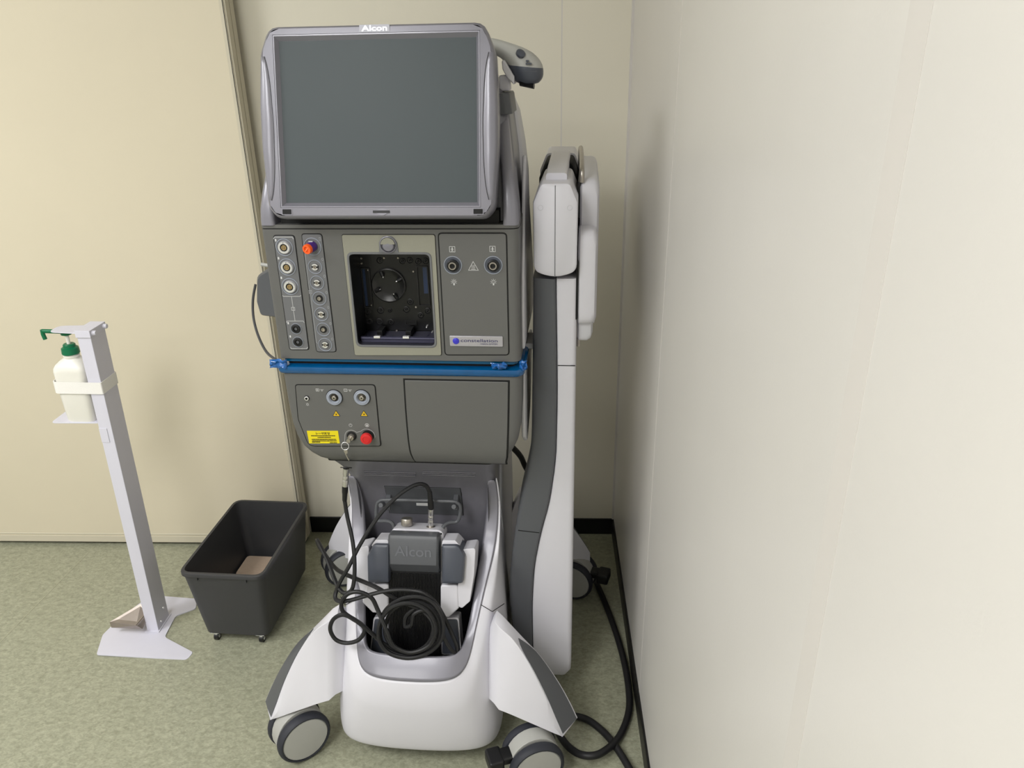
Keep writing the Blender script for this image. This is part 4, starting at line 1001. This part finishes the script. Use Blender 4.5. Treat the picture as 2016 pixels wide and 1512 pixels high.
# ================================================================== orange and purple plug in its socket
x, z = FP(616, 485)
op = empty('connector_plug', MM @ Matrix.Translation((x, -.001, z)), 'orange and purple round plug in the top socket', 'plug')
dirp = (-.30, -.9, -.12)
MB().lathe([(.0096,.0),(.0096,.012),(.009,.0135),(.0001,.0135)], o=(.0006,0,.001), ax=dirp, seg=24).build('plug_body', PURPLE, op, ang=30)
MB().lathe([(.0092,.0135),(.0092,.019),(.0086,.0205),(.0056,.0205),(.005,.018),(.0001,.018)], o=(.0006,0,.001), ax=dirp, seg=24).build('plug_cap', ORANGE, op, ang=30)
ax = Vector(dirp).normalized(); c_ = Vector((.0006,0,.001))+ax*.0185
MB().tube([c_+Vector((-.003,0,-.0038)), c_+Vector((.003,0,.0038))], .0011, 6).build('plug_slot', mat('orange_light', (250,140,80), .4, noise=.03), op)
MB().box(-.005,.003,-.006,-.0045,.0098,.0112).build('plug_line', PRINT, op)
# ================================================================== barcode scanner in its stand
SCY = .13
so_ = LY(1000, 178, SCY)
sc = empty('barcode_scanner', MM @ Matrix.Translation(so_), 'light grey handheld barcode scanner with blue-grey nose beside the monitor', 'barcode scanner')
def SP(cx_, cy_, v=SCY): return LY(950+cx_/5.8125, 60+cy_/5.8125, v)-so_
spine = [(60,180,.0145,.0155),(150,190,.0135,.0155),(235,220,.0145,.017),(310,262,.0175,.021),(385,320,.0225,.0265),(455,390,.0275,.031),(515,465,.029,.032),(545,530,.026,.029),(560,585,.020,.023),(566,615,.012,.014)]
ctr = cat_([SP(a, b_) for a, b_, _, _ in spine], 3); rad = cat_([(c_, d__, 0) for _, _, c_, d__ in spine], 3)
rings = []
for i, p in enumerate(ctr):
    t = (ctr[min(i+1, len(ctr)-1)]-ctr[max(i-1, 0)]).normalized(); nrm_ = Vector((-t.z, 0, t.x))
    rings.append([tuple(p+nrm_*(rad[i].x*math.cos(a))+Vector((0,1,0))*(rad[i].y*math.sin(a))) for a in [2*math.pi*k/18 for k in range(18)]])
scbo = MB().loft(rings).build('scanner_body', [LGREY, BGREY], sc, ang=60)
bm = bmesh.new(); bm.from_mesh(scbo.data); e0, e1 = SP(320, 395), SP(640, 425); pl_n = Vector((-(e1-e0).z, 0, (e1-e0).x)).normalized()
bmesh.ops.bisect_plane(bm, geom=bm.verts[:]+bm.edges[:]+bm.faces[:], plane_co=e0, plane_no=pl_n)
for f in bm.faces:
    c_ = f.calc_center_median()
    if (c_-e0).dot(pl_n) < 0 and c_.x > SP(300, 400).x: f.material_index = 1
bm.to_mesh(scbo.data); bm.free()
p = SP(437, 262, SCY-.026); MB().lathe([(.0085,-.003),(.0085,.0015),(.007,.0025),(.0001,.003)], o=p, ax=(.42,-.62,.66), seg=20).xf(Matrix.Identity(4)).build('trigger_button', BGREY, sc)
for a, b_, w_ in ((512,348,.0024),(528,380,.0052)):
    p = SP(a, b_, SCY-.031); MB().box(p.x-w_, p.x+w_, p.y-.003, p.y+.004, p.z-.0014, p.z+.0014).build('status_window', BGREY, sc)
p = SP(555, 467, SCY-.033); text('Honeywell', p.x-.0105, p.z-.0015, .021, .003, -p.y, 0, MB()).build('scanner_lettering', DGREY, sc)
p0, p1 = SP(430, 590), SP(590, 625)
MB().loft([[tuple(p0.lerp(p1, t_)+Vector((0,.022*math.cos(a),-.001+.006*math.sin(a)))) for a in [2*math.pi*k/12 for k in range(12)]] for t_ in (0,.15,.5,.85,1)]).build('scan_window', BLACK, sc)
# cradle and stand of the scanner (part of the console)
cr_ = [SP(235,345), SP(262,330), SP(378,520), SP(376,615), SP(300,540), SP(245,440)]
crm = MB().loft([[tuple(v+so_+Vector((0,y_,0))) for v in cr_] for y_ in (-.03,.03)])
crd = crm.build('scanner_cradle', WHITE, root, .004, 3)
nk_ = [SP(195,510), SP(300,505), SP(318,600), SP(322,690), SP(200,690)]
MB().loft([[tuple(v+so_+Vector((0,y_,0))) for v in nk_] for y_ in (-.018,.018)]).build('cradle_neck', WHITE, crd, .003, 2)
q0, q1 = SP(190,705)+so_, SP(352,800)+so_
MB().loft([[(p_[0], p_[1], z) for p_ in rr(q0.x-.02-g, q1.x-.002+g, .075, .19, .012, 4)] for z, g in ((q1.z-.02,.004),(q0.z-.003,0),(q0.z,-.002))]).build('cradle_base', DGREY, crd)
# ================================================================== hand-sanitiser stand
SB = atZ(312, 1228, 0); SB = Vector((-1.116, 1.723, 0))
STM = Matrix.Translation(SB) @ Matrix.Rotation(math.radians(1.0), 4, 'Y')
SI = STM.inverted()
stn = empty('sanitizer_stand', STM, 'white metal foot-operated sanitizer stand in front of the sliding door', 'stand')
def SW(px, py, Y=1.723): return SI @ atY(px, py, Y)
PH = .905
po = MB().box(-.0165, .0165, -.033, .033, .004, PH).build('post', PWHITE, stn, .0012, 2)
bp_ = [(-1.228,1.593),(-.972,1.583),(-.966,1.612),(-1.072,1.668),(-1.080,1.757),(-1.034,1.790),(-1.050,1.834),(-1.15,1.842),(-1.200,1.838),(-1.240,1.74),(-1.252,1.67)]
MB().flat(rp([(a-SB.x, b_-SB.y) for a, b_ in bp_], [.01,.012,.012,.02,.02,.012,.012,.02,.03,.04,.03], 4), 0.0, .004).build('base_plate', PWHITE, stn, .0008, 1)
MB().box(-.021,.021,-.04,.04,.004,.0065).build('foot_flange', PWHITE, stn, .001, 1)
for zz_, yy_ in ((.05,.012),(.022,-.012)):
    MB().lathe([(.0035,-.002),(.0035,.001),(.003,.002),(.0001,.002)], o=(.0165,yy_,zz_), ax=(1,0,0), seg=12).build('post_bolt', CHROME, stn)
# steel foot pedal of the stand
fp_ = [SI @ atZ(*t) for t in ((216,1226,.045),(268,1232,.045),(292,1203,.06),(277,1190,.075))]
fm_ = MB(); top_ = [fp_[0], fp_[1], fp_[2], fp_[3]]
fm_.loft([[tuple(v) for v in top_], [tuple(v+Vector((0,0,.0025))) for v in top_]])
a, b_ = fp_[0], fp_[1]; lowv = Vector((.004,-.004,-.014))
fm_.loft([[tuple(a), tuple(b_), tuple(b_+Vector((.008,.008,-.018))), tuple(a+lowv)], [tuple(v+Vector((0,.0025,0))) for v in (a, b_, b_+Vector((.008,.008,-.018)), a+lowv)]])
fm_.loft([[tuple(b_), tuple(fp_[2]), tuple(fp_[2]+Vector((-.004,0,-.02))), tuple(b_+Vector((.008,.008,-.018)))], [tuple(v+Vector((.0025,0,0))) for v in (b_, fp_[2], fp_[2]+Vector((-.004,0,-.02)), b_+Vector((.008,.008,-.018)))]])
fm_.build('foot_lever', PEDM, stn)
MB().box(-.05,-.012,-.012,.012,.035,.05).build('lever_arm', PWHITE, stn, .002, 1)
# cap, press plate, bottle tray, strap
MB().box(-.0185,.0185,-.036,.036,PH-.014,PH+.004).build('post_cap', PWHITE, stn, .001, 2)
for yy_ in (-.024,.026):
    MB().lathe([(.006,-.004),(.006,.007),(.005,.0085),(.0001,.0085)], o=(.0185,yy_,PH-.005), ax=(1,0,0), seg=14).build('cap_knob', PWHITE, stn)
x0_ = SW(106, 650).x
MB().flat(rp([(x0_,-.022),(-.017,-.03),(-.017,.03),(x0_,.022)], [.018,0,0,.018], 5), PH-.0065, PH-.004).build('press_plate', PWHITE, stn, .0008, 1)
zt_ = SW(150, 822).z; x0_ = SW(116, 820).x
MB().flat(rp([(x0_,-.036),(-.0165,-.033),(-.0165,.033),(x0_,.036)], [.012,.004,.004,.012], 4), zt_, zt_+.0025).build('bottle_tray', PWHITE, stn, .0006, 1)
MB().box(-.0185,-.0162,-.028,.028,zt_-.06,zt_+.001).box(-.0165,.004,-.0345,-.0328,zt_-.052,zt_-.012).build('tray_bracket', PWHITE, stn, .0006, 1)
MB().lathe([(.0022,0),(.0022,.010),(.0001,.010)], o=(-.0185,-.01,zt_-.014), ax=(-1,-.2,-.2), seg=10).build('tray_screw', STEEL, stn)
za, zb2 = SW(119, 763).z, SW(118, 741).z
bxl = SW(117, 740).x; bcx = (bxl-.0185)/2; bhw = (-.0195-bxl)/2-.003
so0 = rp([(bxl-.001,-.037),(.0185,-.037),(.0185,.037),(bxl-.001,.037)], [.016,.004,.004,.016], 5)
si0 = rp([(bxl+.0008,-.0352),(.0167,-.0352),(.0167,.0352),(bxl+.0008,.0352)], [.015,.003,.003,.015], 5)
MB().loft([[(p[0],p[1],za) for p in so0],[(p[0],p[1],zb2) for p in so0],[(p[0],p[1],zb2) for p in si0],[(p[0],p[1],za) for p in si0],[(p[0],p[1],za) for p in so0]], 0, False, False).build('strap', STRAPM, stn)
# ---- pump bottle standing on the stand's tray
btl = empty('pump_bottle', STM @ Matrix.Translation((bcx, 0, zt_+.0025)), 'milky white sanitizer bottle with green pump, strapped to the stand', 'bottle')
H0 = zt_+.0025
zsh, znk = SW(150, 722).z-H0, SW(150, 700).z-H0
rings = []
for z, k in ((0,.86),(.004,.89),(za-H0,.965),(zb2-H0,.985),(zsh-.004,1.0),(zsh+.004,.97),(zsh+.012,.85),(znk-.008,.60),(znk-.004,.50),(znk-.003,.46),(znk+.008,.46)):
    r_ = .016 if z < zsh+.01 else .014
    hx_, hy_ = bhw*k, .034*k
    if k <= .5: hx_ = hy_ = .0165; r_ = .0164
    rings.append([(p[0], p[1], z) for p in rr(-hx_, hx_, -hy_, hy_, min(r_, hx_*.99), 5)])
MB().loft(rings).build('bottle_body', BOTTLE, btl, ang=50)
MB().lathe([(.0185,znk-.001),(.0185,znk+.003),(.017,znk+.004)], ax=(0,0,1), seg=24).build('neck_ring', BOTTLE, btl)
zc1 = SW(150, 678).z-H0
MB().lathe([(.0195,znk+.006),(.0205,znk+.008),(.0195,znk+.021),(.0165,znk+.023),(.0145,znk+.024),(.014,zc1),(.012,zc1+.002),(.004,zc1+.002)], ax=(0,0,1), seg=28).build('pump_collar', GREEN, btl, ang=30)
zh = PH-.0068-H0
MB().lathe([(.0045,zc1),(.0045,zh-.010)], ax=(0,0,1), seg=14).build('pump_stem', BOTTLE, btl)
xn = SW(84, 657).x-bcx
ph = MB().lathe([(.006,zh-.014),(.0125,zh-.011),(.0135,zh-.001),(.012,zh)], ax=(0,0,1), seg=22)
ph.tube([(0,0,zh-.0045),(xn*.7,0,zh-.004),(xn,0,zh-.0035)], [.006,.0052,.005], 10).tube([(xn+.001,0,zh-.0005),(xn+.0005,0,zh-.012),(xn+.003,0,zh-.025)], .005, 10)
ph.build('pump_head', GREEN, btl, ang=40)
# ================================================================== charcoal bin on small castors
RZ = .25
rim = [Vector((-.966,1.630)), Vector((-.748,1.626)), Vector((-.726,1.972)), Vector((-.944,1.995))]
rim = [Vector(atZ(347,1129,RZ).xy), Vector(atZ(518,1136,RZ).xy), Vector(atZ(607,990,RZ).xy), Vector(atZ(466,981,RZ).xy)]
ax_ = (((rim[3]-rim[0])+(rim[2]-rim[1]))*.5); yawb = math.atan2(-ax_.x, ax_.y)
bc = (rim[0]+rim[1]+rim[2]+rim[3])/4; bl_ = ax_.length/2; bw_ = ((rim[1]-rim[0]).length+(rim[2]-rim[3]).length)/4
BM = Matrix.Translation((bc.x, bc.y, 0)) @ Matrix.Rotation(yawb, 4, 'Z')
bn = empty('storage_bin', BM, 'open charcoal plastic bin on small castors beside the console', 'bin')
def bin_ring(z, g, r): return [(p[0], p[1], z) for p in rr(-bw_+g, bw_-g, -bl_+g, bl_-g, r, 5)]
mb = MB(); tp = .026
mb.loft([bin_ring(.03, tp, .022), bin_ring(RZ-.014, .005, .026), bin_ring(RZ-.012, 0, .03), bin_ring(RZ-.002, 0, .03), bin_ring(RZ, .0015, .029), bin_ring(RZ, .0085, .024), bin_ring(RZ-.006, .0095, .023), bin_ring(.036, tp+.004, .018)])
mb.build('bin_tub', BINM, bn, ang=40)
for sx_ in (-1, 1):
    MB().box(sx_*(bw_-.05)-.002, sx_*(bw_-.05)+.002, -bl_+.001, -bl_+.006, RZ-.022, RZ-.013).build('rim_rib', BINM, bn)
for sx_ in (-1, 1):
    for sy_ in (-1, 1):
        x, y_ = sx_*(bw_-tp-.026), sy_*(bl_-tp-.012)
        c0 = MB().box(x-.004, x+.004, y_-.007, y_+.007, .014, .031, 0).box(x-.012, x+.012, y_-.012, y_+.012, .0285, .0305, 0)
        c0.lathe([(.0115,-.0055),(.0115,.0055)], o=(x,y_,.0115), ax=(1,0,0), m=1, seg=18).lathe([(.005,-.0065),(.005,.0065)], o=(x,y_,.0115), ax=(1,0,0), m=0, seg=12)
        c0.build('bin_castor', [CHROME, BLACK], bn)
ZB = .036
BT_ = .044
pc_ = [BM.inverted() @ atZ(a, b_, ZB+BT_) for a, b_ in ((462,1130),(516,1133),(552,1095),(488,1093))]
bd = empty('brown_board', BM @ Matrix.Translation((0,0,ZB)), 'brown paper board block lying inside the charcoal bin', 'board')
x0_ = max(-bw_+tp+.006, pc_[0].x); y1_ = min(bl_-tp-.006, pc_[3].y); y0_ = pc_[0].y
MB().flat(rr(x0_, x0_+.115, y0_, y1_, .012, 4), 0, BT_-.0008).build('board_slab', CARD, bd, .002, 2)
MB().flat(rr(x0_+.008, x0_+.107, y0_+.008, y1_-.008, .008, 4), BT_-.001, BT_).build('board_panel', CARD, bd)
# ================================================================== black mains cable on the floor
W3 = lambda px, py, z: atZ(px, py, z)
mpts = [MM @ Vector((.10,.44,.60)), atY(1018,890,1.99), atY(1038,925,2.03), atY(1085,995,2.05), W3(1133,1062,.045), W3(1150,1100,.02), W3(1180,1160,.011), W3(1208,1232,.011), W3(1228,1300,.011), W3(1238,1360,.011), W3(1237,1405,.011), W3(1218,1452,.013), W3(1188,1480,.025), W3(1162,1488,.028), W3(1135,1482,.02), W3(1112,1462,.011), W3(1098,1435,.011), W3(1108,1412,.011), W3(1133,1410,.011), W3(1165,1422,.011), W3(1205,1460,.011), W3(1248,1530,.011), W3(1275,1600,.011)]
MB().tube(cat_(mpts, 8), .0085, 10)
mc = empty('mains_cable', atZ(1238, 1360, 0), 'thick black mains cable looping along the right wall', 'cable')
MB().tube([p-atZ(1238,1360,0) for p in cat_(mpts, 8)], .0085, 12).build('cable_sheath', RUBBER, mc)
